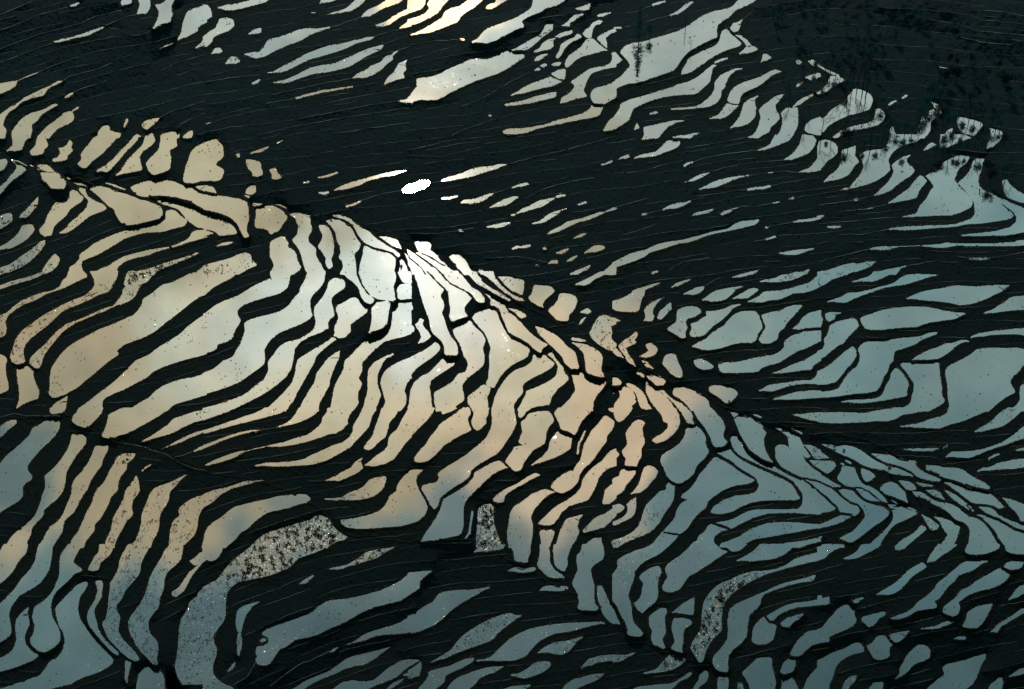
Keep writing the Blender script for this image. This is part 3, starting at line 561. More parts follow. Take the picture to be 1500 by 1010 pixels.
P 12,67 15.5,65 15.5,71 14,77.5 9,80.5 3,83.5 -1,85 -1,82.5 5,80 9,77 10.5,73 9,70
P 35,90 41,91.5 46.5,92.5 43,96.5 38,101 26,101 30,96.5 33,92.5
T 900 800 4.81
P 27,-1 38,-1 34,3.5 29,6.5 23,9 18,13 14,17.5 13.5,22 11.5,28 9,35 11.5,41 12,49 13,54 17,58 20,62 18,63.5 12,63 9,62 10,59 8,54 5,49 2,42 -1,38 -1,20 3,15 2,10.5 7,7 15,3.5 22,1.5
P 17.5,22.5 20,19 26,15.5 31,14 33,18 30.5,23 30,28 30.5,34 29,39 23,43.5 19.5,47 16,44 13.5,40 16,39.5 19,36 20,30 21,26
P 55,-1 71,-1 75,2 79.5,4 75,6.5 70,10 64,14 58,18 52,21 49,25.5 46,30 40,32.5 35,31.5 34,28.5 38,22 36,17 37,13.5 42,10 48,6
P 78,0 90,-1 93,-1 88,3 83,3.8
P 103,-1 127,-1 124,2 119,6 113,8.5 105,9.5 96,10.5 86.5,10.3 93,7 98,4
P 151,4 142,5 134,7 127,9.5 122,13 114,16.5 108,17.5 98,18 90,20 83,23 76,26 70,30 66,35 63,41 62,47 62,53 61.5,59 58,64 55,68 54,72 57,77 60,82 62,81 64,74 67,68 71,63 75.5,59 75,52 75.5,45 77,39 82,34 88,29 95,25 103,21 112,18 121,15.5 130,13 138,11 144,10
Q 104,18 92,20.5 84,23.5 76,29 70,35 66,42 63,48 62,55 61,60 57,65 55,70 57,76 60,80 63,76 65,70 70,64 75,59 74.5,51 75.5,44 77.5,39 83,33 90,28 98,23.5 106,20
P 141.5,20.5 137,22 130,24 121,26 114,28.5 108,31.5 100,35 92,38.5 86,41 81.5,45 80,53 80.5,60 80,66 75,73 70,78 69.5,83 72,87 77,88.5 80,88 79.5,82 80,77 84,72 90,67.5 93,63 93.5,56 94.5,49 98,45.5 102,42 103,37 106,33.5 112,31 121,28 130,25.5 140,24.5
P 151,36 144,38 136,39.5 128,40 120,42.5 113,46 107.5,49.5 109,52 112,52.5 115,48.5 121,45.5 128,43 136,42.3 144,41.5 151,40.5
P 117,54.5 122,51 128,49 133,48 131,50.5 126,53.5 122,57 118.5,56.5
P 98,58 101,53.5 105.5,49.5 108,53 114,56 113,60 111.5,66 106,69 100,69 97,67
P 151,59 143,59.5 137,60 132,64 127,70 125,74 124,77 130,77.5 134,74 139,69.5 145,68 151,67
P 101,79 110.5,78.5 110.5,84 112,90 113.5,96 112.5,102 96,102 95,97 92,92 90,89.5 95,85 99,81
P 119.5,82 124,79 127.5,80 127,85 125,88.5 120,90 117,89
P 118,93 125,92 127,96 130,102 117,102 118.5,97
P 151,80 145,84 139,90 135,96 133,102 151,102
P 41,47 47,42 55,37 56,36.5 55.5,48.5 50,47.5 44,47
P 42,51 48,51 54,52.5 54,55 49,58 48,63 48,68 47,72 48,75 44,74 40,72 43,68 42,63 40.5,58
P 24.5,50 28,47 33,43.5 36.5,44 37,46.5 35,50 35.5,57 36,61 33,66 36,71.5 34,72.5 31,70 28,69.5 26,65 27,60 25,56
P -1,48 1,50 3,54 -1,54.5
Q 20,90 30,87 35,81 40,76 47,77.5 50,80 46,84 40,87 32,88.5 27,89.5
Q -1,80 6,77.5 14,75.5 10,78 4,81 -1,81.5
P 55,102 57,98 60,94 61,87 65,87 66,91 65,95 60,99 58,102
P 43,96 48,92.5 54,88.5 54.5,90 52,92.5 46,95 42,99 38,102 12,102 16,99.5 25,98.5 35,97.5 40,97
Q 73,93 77,92 80,93 80,100 77,102 73,102
Q 87,96 90,97 91,102 87,102
T 1200 0
Q 8,56 14,56 18.5,59 14,60.5 9,64 5,67 -1,69 -1,68 3,65.5 7,61
S -1,48,2 4,51,1.5 9,53.5,2 14,55.5,1.5
P 26,65 33,67 38,70 39,74 36.5,80 30,82 22,84 16,86.5 9,90 5,93.5 3,96.5 -1,97 -1,89 5,86 9,81 14,78 19,74.5 22,70
Q 42,79.5 46,81 48,85 46,89 41,92 33,94 24,95 17,98.5 13,101 10,101 15,97 22,93.5 31,91.5 38,90 41,86
S 50,78,1.2 53,75.5,2 56,74,1
S 61,72,1.5 64,70,2
Q 82,74.5 88,77 89.5,83 84,86.5 81,90 81,96 77,101 72,101 73,94 75,87 80,82 85,80
Q 52,101 52,95 54,93 55,98 60,101
P 101,86 108,87 115,88.5 120,91 117,95 113,99.5 106,98 102,93
Q 92,101 94,96 98,94 96,101
Q 125,94 130,95 134,97 133,101 128,101
S 88,49,.6 91,49.7,1 94,50,.6
L 105,19 114,22.5 130,24 150,26
L 117,15 130,15.5 150,18
L 112,7.5 130,8 150,12
L 103,27 120,31 140,33
T 1200 200
P -1,4 5,2.5 10,4 13,7.5 13,12 10,15 6,17.5 3,21.5 -1,25
P 17,10 22,9 26.5,7 25.5,14 29,18.5 25,22 22,27 17,30 10,32 3.5,33.5 7,29.5 14,24.5 16,20
P 50,-1 76,-1 72,3 65,5 58,7.5 53,12 50,17 51,21 52,24 48,28 42,32 36,34.5 30,36 25,37.5 20,38.5 15.5,39.5 19,38 23,37.5 27,32 31,28 33,22 32,18 30,14 34,11 41,10 48,9 51,5
P 89,-1 107,-1 111,1 104,3.5 97,6 91,8.5 88.5,7.5 89,3
P 76.5,10.5 79,7 82.5,4.5 85.5,6 82,8 79,9.5
P 126,-1 133,-1 132,3 127,7 123,9 124,5 126,2
P 53,21.5 58,17.5 62,15 67,13.7 64,16.5 64,19.5 68,22.5 69.5,25.5 66,29 61,32 56,36 52,39 47,41.5 42,43 40.5,43.3 45,39 50,34.5 54,29 55,25
P 74,28.5 79,32 75,37 72.5,40 71,44.5 66,46 60,47 54,48.5 50,49.4 55,46 61,42 66,38.5 70,33
P 78,29 82,27 87,26 92,19 97,16 104,13 111,13 108,19 102,23 100,28 98.5,32 101,35 106,40 111,45 112.5,49 110,52 104,55 97,57.5 88,57.5 78,58 70,58.5 60,59.2 66,58 72,56.5 74,51 77,48 80,44 82,39.5 84.5,37 82,33
P 115,16 119,14 121,16 119,20 119,24 116.5,29 116,33 117,37 120,39.5 124,42.5 130,47 136,52 142,57 141,59.5 135,61 128,62 120,63.2 110,64 101,65.5 93,66.5 82,67 72,68 60,68.5 50,68.2 58,66.8 70,66.2 80,65.5 92,65.5 100,64.5 107,62 112,60.5 114.5,57 114,50 112,46 108,41 104,36.5 102,34.5 107,30 111,25 113,19
P 121,40 126,42 132,45.5 138,47.5 144,50.5 151,53.5 151,69.5 144,71 136,72.3 126,72.3 116,72.8 103,72.8 110,71.8 120,71 130,69.5 140,67 144.5,63 145,59 142,55 137,51.5 130,47
P 134,33 137,31.5 139,35 144,39.5 151,43.5 151,48.5 144,47 138,44.5 136,41
C 117.5,38,1.5 117.5,43,3
P 151,76 143,78 136,78.8 125,79 115,79 106,79.3 100,79.8 92,81.3 82,81 74,80.2 82,79.8 88,79.3 93,78 98,78.5 105,78.8 115,78.6 125,78.6 135,78.2 143,77 151,75.8
P 151,75.8 143,77.7 133,79 120,79.3 106,79.5 106,80 120,80 133,80 143,80 151,79.5
P 37,82.6 43,81 50,80.8 58,80.8 54,82 46,83 41,83
S 58,80.8,.8 66,80.5,.6 74,80.2,.8
S 26,46.8,2 27.5,46.4,2
S 35.5,53,1.2 39.5,52.3,1.2
S -1,59,2 3,58.3,1.5
S 6,66.4,1.2 10,66.4,2 14,66.2,1.8 15.5,66,.8
S 110,89.6,1 116,89.8,2.2 124,89.3,1
P 3,99.5 9,97.5 16,95 23,93.2 30,93.5 34,92 41,91.8 38,95 35,96 29,98 23,99.5 20,101 -1,101
P 40,101 45,98.7 52,97.3 60,95.5 64,94.8 59,97 56,101
L 64,94.8 72,93.5 85,91
L 0,50 15,48.5 27,46.5 40,43.3
L 15,55 36,53 50,49.4
L 0,64 25,62 45,60 60,59.2
L 15,72 30,72 40,70 50,68.2
L 0,42 8,41 16,39.5
L 102,88 115,89.8 130,88.5 150,85
L 0,92 10,89 30,84 37,82.6
L 20,77.5 32,77.5
T 1200 400
Q -1,-1 20,-1 17,2 10,4 4,8 -1,10
P 40,-1 55,-1 51,1 45,4 39,6 32,6 23.5,6.7 29,5 36,3 39,1
P 59,-1
P 87,1.5 80,1.3 70,1 65,1.5 60,3.5 56,7 51,9 44,10.5 36,12.8 28,14.5 21,15 16,18 10,19.5 6,21.3 12,21 19,21.5 24,19 31,16.5 39,13.5 46,11 54,9.5 62,8.3 70,6 76,4 82,2.5
P 64,19 70,16 76,14 84,12.5 91,11.5 98,9.5 104,9.7 112,10.3 120,10 128,9 139,9 135,12 129,15.5 121,19 113,22 107,23 103.5,23.3 96,21.5 87,20.5 77,19.5
P 30,33 38,30.5 46,27.5 54,26 62,25.3 70,25 78,25.3 84,26.2 92,27.8 99,29 107,29.8 103,32 98,33.5 90,34.5 82,35.5 76,37.5 71,39.3 62,39.5 54,40.2 46,41.3 38,41.2 33.5,40.2 31.5,37
P 120,29.7 126,27.5 132,24 137,21 140,18.5 145,17.5 151,17 151,26.5 142,27 133,28 126,29.3
P 5,30 9,29 16,29.3 12,30.5 11,33.5 7,35.5 5,33
P 14,35.5 20,34.5 25,33 27.5,35 29,38.5 25,42.5 21,46.5 18,51 12,54 8,57.5 4,61 -1,63 -1,57.5 3,56 4.5,52 3.5,49 6,46 7.5,42 8,38.5
P -1,31 2.5,33 1.5,38 -1,39.5
P -1,42 1,43 0,48 -1,48.5
P 24.5,54 27,57 27,61 24,65.5 19,70.5 15.5,75.5 12,79.5 5,81.3 -1,81.5 -1,72 5,69.5 10,66 15,61.5 19,58 22,56
P 86.5,43.3 80,44 75,46.5 66,47.7 57,48.3 50,49.5 42,50 35,50.3 31,52.5 28.5,56 30,61 30,65 27,69.5 22,73 18,79 15,84.5 9,86.5 3,87.3 -1,87.3 -1,91 8,90.7 17,89.5 26,88 35,87.5 42,86 45,82 46.5,76.5 50,71.5 51,66.5 54,64.5 54,60 55.5,57 60,55.5 66,53.5 70,52 75,48.5 81,46.5 86,44.5
P 56,69.8 59,71.5 62,75 65,80 64.5,84 63.5,87 64.5,89.5 58,91 50,92.5 42,94 34,95 28,95 16,94.5 22,93.3 32,92.8 40,92.5 45,90.5 48,87 49,82.5 52,78.5 53,73.5
P 60,66.3 68,66 78,66 87.5,65.7 87.5,70 88.5,77 89.5,84 89.5,89.5 92,94 88,97 80,101 58,101 63,98.5 67,96 68,91.5 69.5,86 70,81 66,75.5 63,71 60,68.5
P 111,47.5 115,44.8 122,43.8 130,42.3 138,41.7 145,41 151,40.8 151,45.3 143,44.5 135,44.8 127,45 120,46.2
P 109.5,50 103,51.5 98,55 94,58.5 87.5,62.5 80,63.3 73,63.5 68,63.8 74,60 81,56.5 87,55 92,52 98,51.5 104,49.5 107,49
P 151,56.3 145,55 137,55.5 128,55 121,55.5 115,56.5 112,59.5 105,63.5 98,67 93,70 93,76 94.5,83 94.5,90 95.5,96 96,101 124,101 129,96.5 134,92.5 139,89 143.5,87.5 141.5,84 139.5,80 141,76 146,72 149,67.5 151,66.5
P 151,81 147.5,83 147,88 147.5,93 145,97 140,101 151,101
T 1200 600
P -1,2.5 8,2.3 16,2.5 24,2.7 33,3.3 40,1.5 50,0 55,-1 80,-1 75,1 68,2.5 61,3.5 56,6.5 50,8.2 42,8 32,9 22,9.3 10,9.8 -1,9
P 95,-1 125,-1 120,2 114,4.5 107,7.5 99,9.8 93,11.5 88,13.5 80,13.3 70,12.8 60,12.5 67,11.5 75,10 83,7 90,5.3 94,3
Q 138,-1 149,-1 145,4 139,8.5 134,12 126,14 118,16.3 114,16.3 120,12.5 126,9.5 131,4
P 151,11.5 146,16 140,20.5 134,24.5 127,27 119,29.5 110,31 102,31.3 97,31.3 93,34.8 101,34.8 110,35 117,32.5 123,30 130,27.5 137,25.5 144,22.5 151,20.5
P 61,29 68,29 76,28.8 84,28.5 88,28.3 84,30 76,30.2 68,30
P 91,28.5 94,26 92.5,28.5
P 144,29.8 151,28 151,29.2 146,30
S 124.5,35.8,1.5 128,34,2.5 131.5,32.7,1
P 151,36 143,37 136,38.5 130,40 127,42 120,43 116,45.3 124,44.5 132,43.5 142,43 151,42
P 2,25.5 9,25.8 14,27.5 19,26 25,27.5 31,30.5 36,34.5 40,37 45,39.5 50,41.5 57,43 63,45.5 67,47.5 69,49 60,48 52,46.5 48,44 43,43.5 38,42.5 31,40 26,36.5 20,34 14,31.5 9,28.5 5,27.5
P 38,32.5 45,32.7 52,33.5 58,35.5 65,37 71,38 70.5,41.5 74,44.5 80,47.5 86,50 89.5,51.5 87.5,52.8 80,51.5 73,49.5 68,46 63,43 56,40.5 50,39.5 45,37 41,34.5
P 79,41 86,41.5 92,42.5 100,43 105,44 109,47.5 115,51 121,54 125,57 124.5,58.2 116,57.5 110,56 104,53.5 98,51 91,49.5 84,46 77.5,43.5
P 91.5,53.5 97,53 103,55 109,58.5 116,59 123,60.5 128,64 132,68 135.5,71.5 131.5,72.5 128,70 120,69 114,68.5 109,66 103,61 97,57
P 134,64.5 140,66 146,68.5 151,70.5 151,82 147.5,81.5 146,77 143,74 138,69
P 117,71.5 123,71.5 128,73.5 131,77.5 137,80.5 144,83 151,84 151,88.5 144,86.5 138,83 132,79.5 126,77.5 121,75
P 151,91 143,88 136,84.5 129,80.5 122,78 115,77 120,79.5 125,85 129,90.5 132,95 136,99 137,101 151,101
P -1,37.7 5,37.5 11,38.5 12,41.5 9,44.5 6,46.8 1,44 -1,42.5
Q -1,31 3,32.5 7,35.5 3,36 -1,36
S 20,37.5,2.5 23,39.5,2
S 16,39.5,1 18,40.5,2
P 17,42 22,41.3 26,43 27,47 29,51.5 33,55 38,57 43,60 48,65 50,68.5 45,67 38,60.5 33,58 26,57 20,56 15,52.5 13.5,50 16,46
P 31,43 36,45 41,48.5 38,51.5 34,53 32.5,50 31,46.5
P -1,47 4,49.5 9,53 16,56.5 11,57 5,54.5 -1,52
P -1,54 4,55 9,58 13,62 18,66 24,69.5 28,70.5 29.5,74 28,76.5 25,77.5 20,76.5 15.5,75 14,71 10,68 5,63 -1,59
P -1,61 4,64.5 8,69 12,72 10,74 4,75 -1,76
P -1,85 6,82.5 13,79 17,77.5 23,78.5 20,80.5 13,83.5 6,85.5 -1,87
P 14,58.5 21,58.5 25,60 28,64 33,67.5 40,70 46,71.5 51,74.5 50,78 45,82 40,85 35,89 30,93 24,97 20,96.5 15,94.5 20,92 25,89.5 30,84 34,79 34,76.5 32,72.5 28,69 23,67.5 18,64
P 27,58 33,58.5 37,61 41,65 45,67.5 40,67 35,66 30,62
P 50,69.5 57,70 64,72 70,74.5 72,76 67,78.5 62,81 57,83 53,86 50,90 46,95.5 43,101 35,101 40,96.5 46,91 51,85.5 54.5,80.5 54.5,75.5 52,72
P 51,65.5 56,66.5 60,69.5 66,71.5 71,74 64,72.5 57,69.5
P 75,84.5 79,87 76,89.5 72,93 67,97 62,101 55,101 60,96.5 66,93 71,89.5
Q 75,77 80,79.5 85,83 87.5,85 86,87.5 82,88.5 79,83.5
P 44.5,58.5 48,54.5 53,53 57,55 60,58 63,61 63,64.5 65,68.5 60,66 54,63.5 49,62
P 58,52 65,53 69,55 71,58.5 67,59 63,58
Q 71,53.5 77,54.5 84,56 80,56.5 74,56
Q 78,59 85,59 89,61.5 91.5,66 86,64 81,61.5
Q 92,59 97,61 103,65 109,70 113.5,74 112,75 106,71 99,66 94,62
P 68,60 75,60.5 80,64 86,66.5 93,68.5 100,71 105,75.5 110,79 116,80 121,83.5 125,89 128,94 131,101 110,101 110,95 111,90 110,86 106,82 100,80.5 95,75 89,71.5 82,68.5 77,64.5 71,64
P 84,78.5 90,79.5 97,82 103,85.5 102,89.5 100.5,94 97,101 88,101 91,97 95,92 92,88.5 89,83
P -1,94 2,93.3 0,94.5
P 8,101 12,98.5 18,99.5 18,101
T 1200 800 4.81
P -1,-1 18,-1 12,2 7,4.5 4,8 -1,10
P 30,-1 43,-1 38,2.5 32,5.5 26,8.5 20,9.5 16.5,9 22,7 27,4
P 53,2.5 57,0 62,-1 60,1.5 55,3
P 84,-1 97,-1 92,3 86,6.5 81,10.5 76,11.8 78,7.5 81,3
P 105,-1 127,-1 126,1.5 122,3.5 115,5.5 108,5.8 103,4.5 103.5,2
P 131,-1 151,-1 151,4.5 145,5.5 137,5.2 132,3.5
P 72.5,11.8 75.5,14.5 71,17.5 66,20.5 61,26 57,30.5 53,33 47,34.3 40.5,34.3 46,31 52,27.5 56,24.5 59,21.5 63,17.5 69,14
P 108,9.7 114,10.5 118.5,10.5 113,13.5 108,17 103,18.5 98,20.5 95,24.5 90,29 86.5,34 84.5,37 80.5,38.5 82.5,42 82,43.5 75,44 68,45.5 64,48.5 59,50.5 53,51.8 50.5,51.2 56,49 62,46.5 67,43.5 70,39.5 76,35.5 81,31 84,26 90,21.5 96,16.5 101,12
P 133,11.5 138,10 143,9.5 144,12.5 141,15.5 136,16.5 130,15
P 128,15.5 132,17 133.5,20 132,23.5 127,27 121,29.5 114,31 106,33.5 101,37 97.5,39.5 99,43.5 97.5,48 94,49.3 91,48 87.5,47 88,43 92,40 97,36 100,31.5 106,29 111,25 117,21.5 123,18
P 151,23.5 143,27.5 139,30.5 136,35 133,38.5 139,36 143,33.5 151,31
P 104.5,47 108,44.5 113,42 122,40.5 120,45 117.5,49.5 115,54 111,57.5 107,57.5 101,57 103.5,52.5
P 151,41.5 144,43.5 139,47 133,51 127,54.5 123,58.5 120.5,60.5 125,60.8 128,56.5 133,53.5 139,50 145,46.5 151,43
P 31.5,36.2 29,38.5 25,40.3 23.5,39 27,37
P -1,35 1.8,35 1.8,38.5 -1,41
P 19,41 24.5,42 24.5,48 26,52 25,54.5 20,58 13,61 6,64 -1,67.5 -1,59 3,57 6,52.5 10,48.5 14,43.5
P 31,50 37,48.3 46.5,46 46.5,48.5 42,50.5 39.5,54.5 35,57.2 33,54.5 30,53
P 72,58.2 78,57.3 83,56.5 87,54 94,52 95,53.2 90,55.5 84,57.7 78,58.5
P 50,62.5 56,61 63,60 61,63 57,66.5 54,67.7 50.5,65.5
P 43,63 47,63.5 51,67.5 51.5,69 49,72 49,76 49.5,77 47,79 42,80 38.5,79 36.5,75 33.5,70.5 38,68.5 40,65
P 28,66.5 31.5,72 31.5,74.5 25,75.5 19,78 14,81.5 11,86 9.5,92 7,97 4,102 -1,102 -1,80.5 4,78.5 9,75 16,73 22,70
P 71,69 75,70 78,73 77.5,78 74,80.5 69,82 65,84.5 62,88.5 57,92 53,94 57,90 57,86 60,81.5 62,77 66,73
P 94.5,65.5 99,63.5 103,63.5 103,65.5 98,65.7
P 117.5,75 117,79 114,83.5 112,89 110,94 107,98 102,101.5 75,102 79,98 84,94 89,90.5 86.5,86 90,83 97,81.5 104,80 109,78 114,77
P 151,82 145,84 141,86.5 137,90 133.5,92.3 138,91.5 144,89.5 151,88.5
P 127,91.5 129,93 129,97 128,102 119,102 121,97.5 125,95
P 34,102 39,96 45,95.5 44,102
Q 16,102 18,96 22,92 26.5,91 25,95 21,99 20,102
P 143,65 151,64.5 151,65.5 145,65.5
T 900 600
C 116,39,2.6 121,43,2.6 129,47,2.6 138,51,2.8 144,55,2.6 151,61,2.6
C 138,50.5,2.4 151,53,2.4
C 74,29,2.4 86,29,2.6 92,35,2.6 103,41,2.6 117,46.5,2.6 127,51,2.6 133,56,2.8 137,62,3 137.5,68,3
C 72,33,2.4 80,37,2.4 90,43.5,2.6 97,48,2.6 103,51,2.6
C 51,93,2.4 36,90,2.4
C 70,83,2 84,88.5,2.2
T 1200 600
C 0,45.5,2.6 6,49,2.6 13,54.5,2.6 20,57.2,2.6 30,57.2,2.6 37,60.5,2.6 44,66.5,2.8 50,69.2,2.8 60,69.5,2.6 71,73,2.6
C 0,53,2.6 7,56.5,2.6 12,58.5,2.6 17,64,2.6 23,68.5,2.8 28,70,2.8
C 0,60,2.6 6,66,2.6 12,71.5,2.8 14,75,2.8 20,76.5,2.6 25,77,2.6
C 25,58.5,2.6 30,64.5,2.6 38,68.8,2.6 46,70.5,2.8 51,72,2.8
C 33,30,2.6 38,34,2.6 45,38.3,2.6 52,40.2,2.6 60,42.5,2.6 67,45.8,2.6 70,49,2.6 75,50.8,2.6 80,52,2.6 89,53.5,2.6
C 71,39,2.6 74,43.3,2.6 80,46.5,2.6 90,50.5,2.6
C 91,51.5,2.6 98,52.3,2.6 104,54.5,2.6 110,57.2,2.6 118,58.4,2.6 127,59,3
C 110,69.5,2.6 122,70,2.6 128,72,2.8 131,74,3
C 126,59,2.6 131,64,3 135,69,3 140,74,3
C 115,75.8,2.6 122,77,2.6 129,79.5,2.6 136,83.5,2.6 144,87.3,2.6 151,90,2.6
C 108,70,2.6 113,76,2.6 118,79,2.6 123,83.5,3 128,89,3 133,97,3.4 135,101,3.4
C 66,59.5,2.4 72,59.3,2.4 78,61.8,2.6 84,66,2.8 92,68,2.8 100,69.5,2.6 108,74,2.6
T 300 200
C 31,48,2.4 25,45.3,2.4 8,42,2.4 0,40.5,2.4
T 600 200
C -1,88.7,2.2 4,92.3,2.2 9,96.8,2.2 11.7,101,2.4
C 2,85,2.2 9,89,2.2 15,94,2.2 20,97,2.2 22.5,101,2.4
C 5,84.8,2.2 12,87,2.2 17,89.5,2.2 22,93,2.2 27,95.5,2
T 600 400
C 12.8,-1,2.2 15,1,2.2 17,3.5,2.4 21,7.5,2.6 25,11.5,3
C 22,-1,2.4 25,3,2.4 30,8,2.4 36,11,2.2 41,13.5,2.4 45,17.3,2.4
"""
SUN_E = 1.6
# clouds and added glare spots: centre (as the survey pixel they mirror into), half sizes, tilt, core, opacity, colour
CLOUDS_AND_GLARE = [
    (300, 440, 740, 400, 0, .74, .96, (.44, .37, .235)),
    (120, 210, 360, 230, 0, .5, .8, (.52, .49, .335)),
    (740, 290, 230, 110, 5, .5, .85, (.56, .63, .54)),
    (440, 90, 270, 85, 0, .5, .8, (.37, .47, .43)),
    (150, 520, 200, 90, 10, .4, .8, (.54, .42, .26)),
    (820, 610, 235, 195, -30, .6, .9, (.72, .55, .36)),
    (880, 450, 120, 60, -25, .3, .8, (.50, .56, .47)),
    (560, 560, 340, 130, -10, .4, .85, (.80, .67, .45)),
    (450, 460, 370, 190, -12, .4, .8, (.72, .73, .57)),
    (530, 400, 230, 130, -20, .2, .8, (.80, .89, .81)),
    (660, 450, 170, 120, -20, .25, .8, (.95, 1.0, .92)),
    (20, 700, 95, 80, 20, .3, .9, (.11, .195, .205)),
    (120, 700, 90, 60, 0, .2, .5, (.30, .33, .26)),
    (30, 320, 105, 120, 0, .4, .75, (.19, .25, .24)),
    (470, 742, 130, 42, 10, .3, .8, (.17, .25, .235)),
    (735, 800, 90, 50, 0, .3, .7, (.22, .26, .22)),
    (610, -10, 95, 70, 0, .5, .95, (2.6, 1.9, 1.1)),  # bright spot added to the sky for the white-hot glare in the top pools
    (700, 30, 90, 40, -20, .3, .6, (.75, .78, .68)),  # weaker reach of that added glare
    (618, 362, 34, 28, 0, .3, .9, (2.4, 1.7, .85)),  # small bright spot added for the glare in the pool below the glint
]
AUREOLE = [(1.6, (.24, .18, .09)), (.7, (2.0, 1.35, .65))]
import bpy, math, random
import numpy as np
from mathutils import Vector

rng = np.random.default_rng(7)
random.seed(7)
scene = bpy.context.scene
COL = scene.collection

# ------------------------------------------------------------------ survey of the valley
F_PX = 2178.0                    # focal length of the survey photograph, in its own pixels
CAM_H = 312.0
DEP = math.radians(35.0)
CF = np.array([0.0, math.cos(DEP), -math.sin(DEP)])
CU = np.array([0.0, math.sin(DEP), math.cos(DEP)])
STEP = 1.25
W, H = 1500.0, 1010.0
MARG = 66                        # lattice cells added round the surveyed area

def ray(px, py):
    px = np.asarray(px, float); py = np.asarray(py, float)
    a = (px - 750.0) / F_PX; b = -(py - 505.0) / F_PX
    return a + CF[0] + b * CU[0], CF[1] + b * CU[1], CF[2] + b * CU[2]

def place(px, py, z):
    """world point where the line of sight meets level z"""
    dx, dy, dz = ray(px, py)
    t = (z - CAM_H) / dz
    return np.stack([dx * t, dy * t, np.broadcast_to(z, np.shape(dx * t))], -1)

def mpp(py):                      # metres per survey pixel
    dx, dy, dz = ray(750.0, py)
    return -CAM_H / dz / F_PX

def fade_noise(shape, cell, seed):
    """smooth value noise in [-1,1] on a grid"""
    r = np.random.default_rng(seed)
    gy = int(shape[0] / cell) + 3; gx = int(shape[1] / cell) + 3
    g = r.uniform(-1, 1, (gy, gx))
    y = np.arange(shape[0]) / cell; x = np.arange(shape[1]) / cell
    iy = y.astype(int); ix = x.astype(int)
    fy = y - iy; fx = x - ix
    fy = (fy * fy * (3 - 2 * fy))[:, None]; fx = (fx * fx * (3 - 2 * fx))[None, :]
    a = g[iy][:, ix]; b = g[iy][:, ix + 1]; c = g[iy + 1][:, ix]; d = g[iy + 1][:, ix + 1]
    return (a * (1 - fx) + b * fx) * (1 - fy) + (c * (1 - fx) + d * fx) * fy

# ------------------------------------------------------------------ read the traced outlines
items = []; tips = []
ox = oy = 0.0; sc = 5.0
for ln in DATA.strip().splitlines():
    p = ln.split()
    if not p: continue
    if p[0] == 'T':
        ox, oy = float(p[1]), float(p[2]); sc = float(p[3]) if len(p) > 3 else 5.0
        continue
    pts = np.array([[float(v) for v in q.split(',')] for q in p[1:]])
    k = p[0]
    lim = 100.0 if sc == 5.0 else 100.9
    if k in 'PQ':
        if len(pts) < 3 or np.ptp(pts[:, 0]) < .5: continue
        keep = (pts[:, 0] < 0) | (pts[:, 0] > 150) | (pts[:, 1] < 0) | (pts[:, 1] > lim)
        q = pts
        pv = np.roll(pts, 1, 0) - pts; nv = np.roll(pts, -1, 0) - pts
        cs_ = (pv * nv).sum(1) / np.maximum(np.hypot(pv[:, 0], pv[:, 1]) * np.hypot(nv[:, 0], nv[:, 1]), 1e-6)
        keep = keep | (cs_ > .45)                     # pointed tips stay pointed
        for i in np.nonzero(cs_ > .62)[0]:
            a = pts[i]; l1 = np.hypot(*pv[i]); l2 = np.hypot(*nv[i]); u_ = 18.0 * sc / 10.0
            if 0 < a[0] < 150 and 0 < a[1] < lim: tips.append((a * 10 / sc + [ox, oy], (a + pv[i] * min(1, u_ / l1)) * 10 / sc + [ox, oy], (a + nv[i] * min(1, u_ / l2)) * 10 / sc + [ox, oy]))
        for _ in range(2):            # corner cutting, borders of a sheet stay sharp
            nq = []; nk = []
            n = len(q)
            for i in range(n):
                a = q[i]; b = q[(i + 1) % n]; ka = keep[i]; kb = keep[(i + 1) % n]
                if ka: nq.append(a); nk.append(True)
                else: nq.append(a * .85 + b * .15); nk.append(False)
                if not kb: nq.append(a * .15 + b * .85); nk.append(False)
            q = np.array(nq); keep = np.array(nk)
        items.append((k, q * 10.0 / sc + np.array([ox, oy]), None))
    else:
        w = pts[:, 2] if pts.shape[1] > 2 else np.full(len(pts), .78)
        items.append((k, pts[:, :2] * 10.0 / sc + np.array([ox, oy]), w))

nx = int(W / STEP) + 1; ny = int(H / STEP) + 2
GX = np.arange(nx) * STEP; GY = np.arange(ny) * STEP
SD = np.full((ny, nx), 30.0)
QM = np.zeros((ny, nx), bool)

def window(q, pad):
    x0 = max(0, int((q[:, 0].min() - pad) / STEP)); x1 = min(nx, int((q[:, 0].max() + pad) / STEP) + 2)
    y0 = max(0, int((q[:, 1].min() - pad) / STEP)); y1 = min(ny, int((q[:, 1].max() + pad) / STEP) + 2)
    return x0, x1, y0, y1

def seg_dist(X, Y, a, b):
    d = b - a; l2 = max(1e-9, float(d @ d))
    t = np.clip(((X - a[0]) * d[0] + (Y - a[1]) * d[1]) / l2, 0, 1)
    return np.hypot(X - a[0] - t * d[0], Y - a[1] - t * d[1]), t

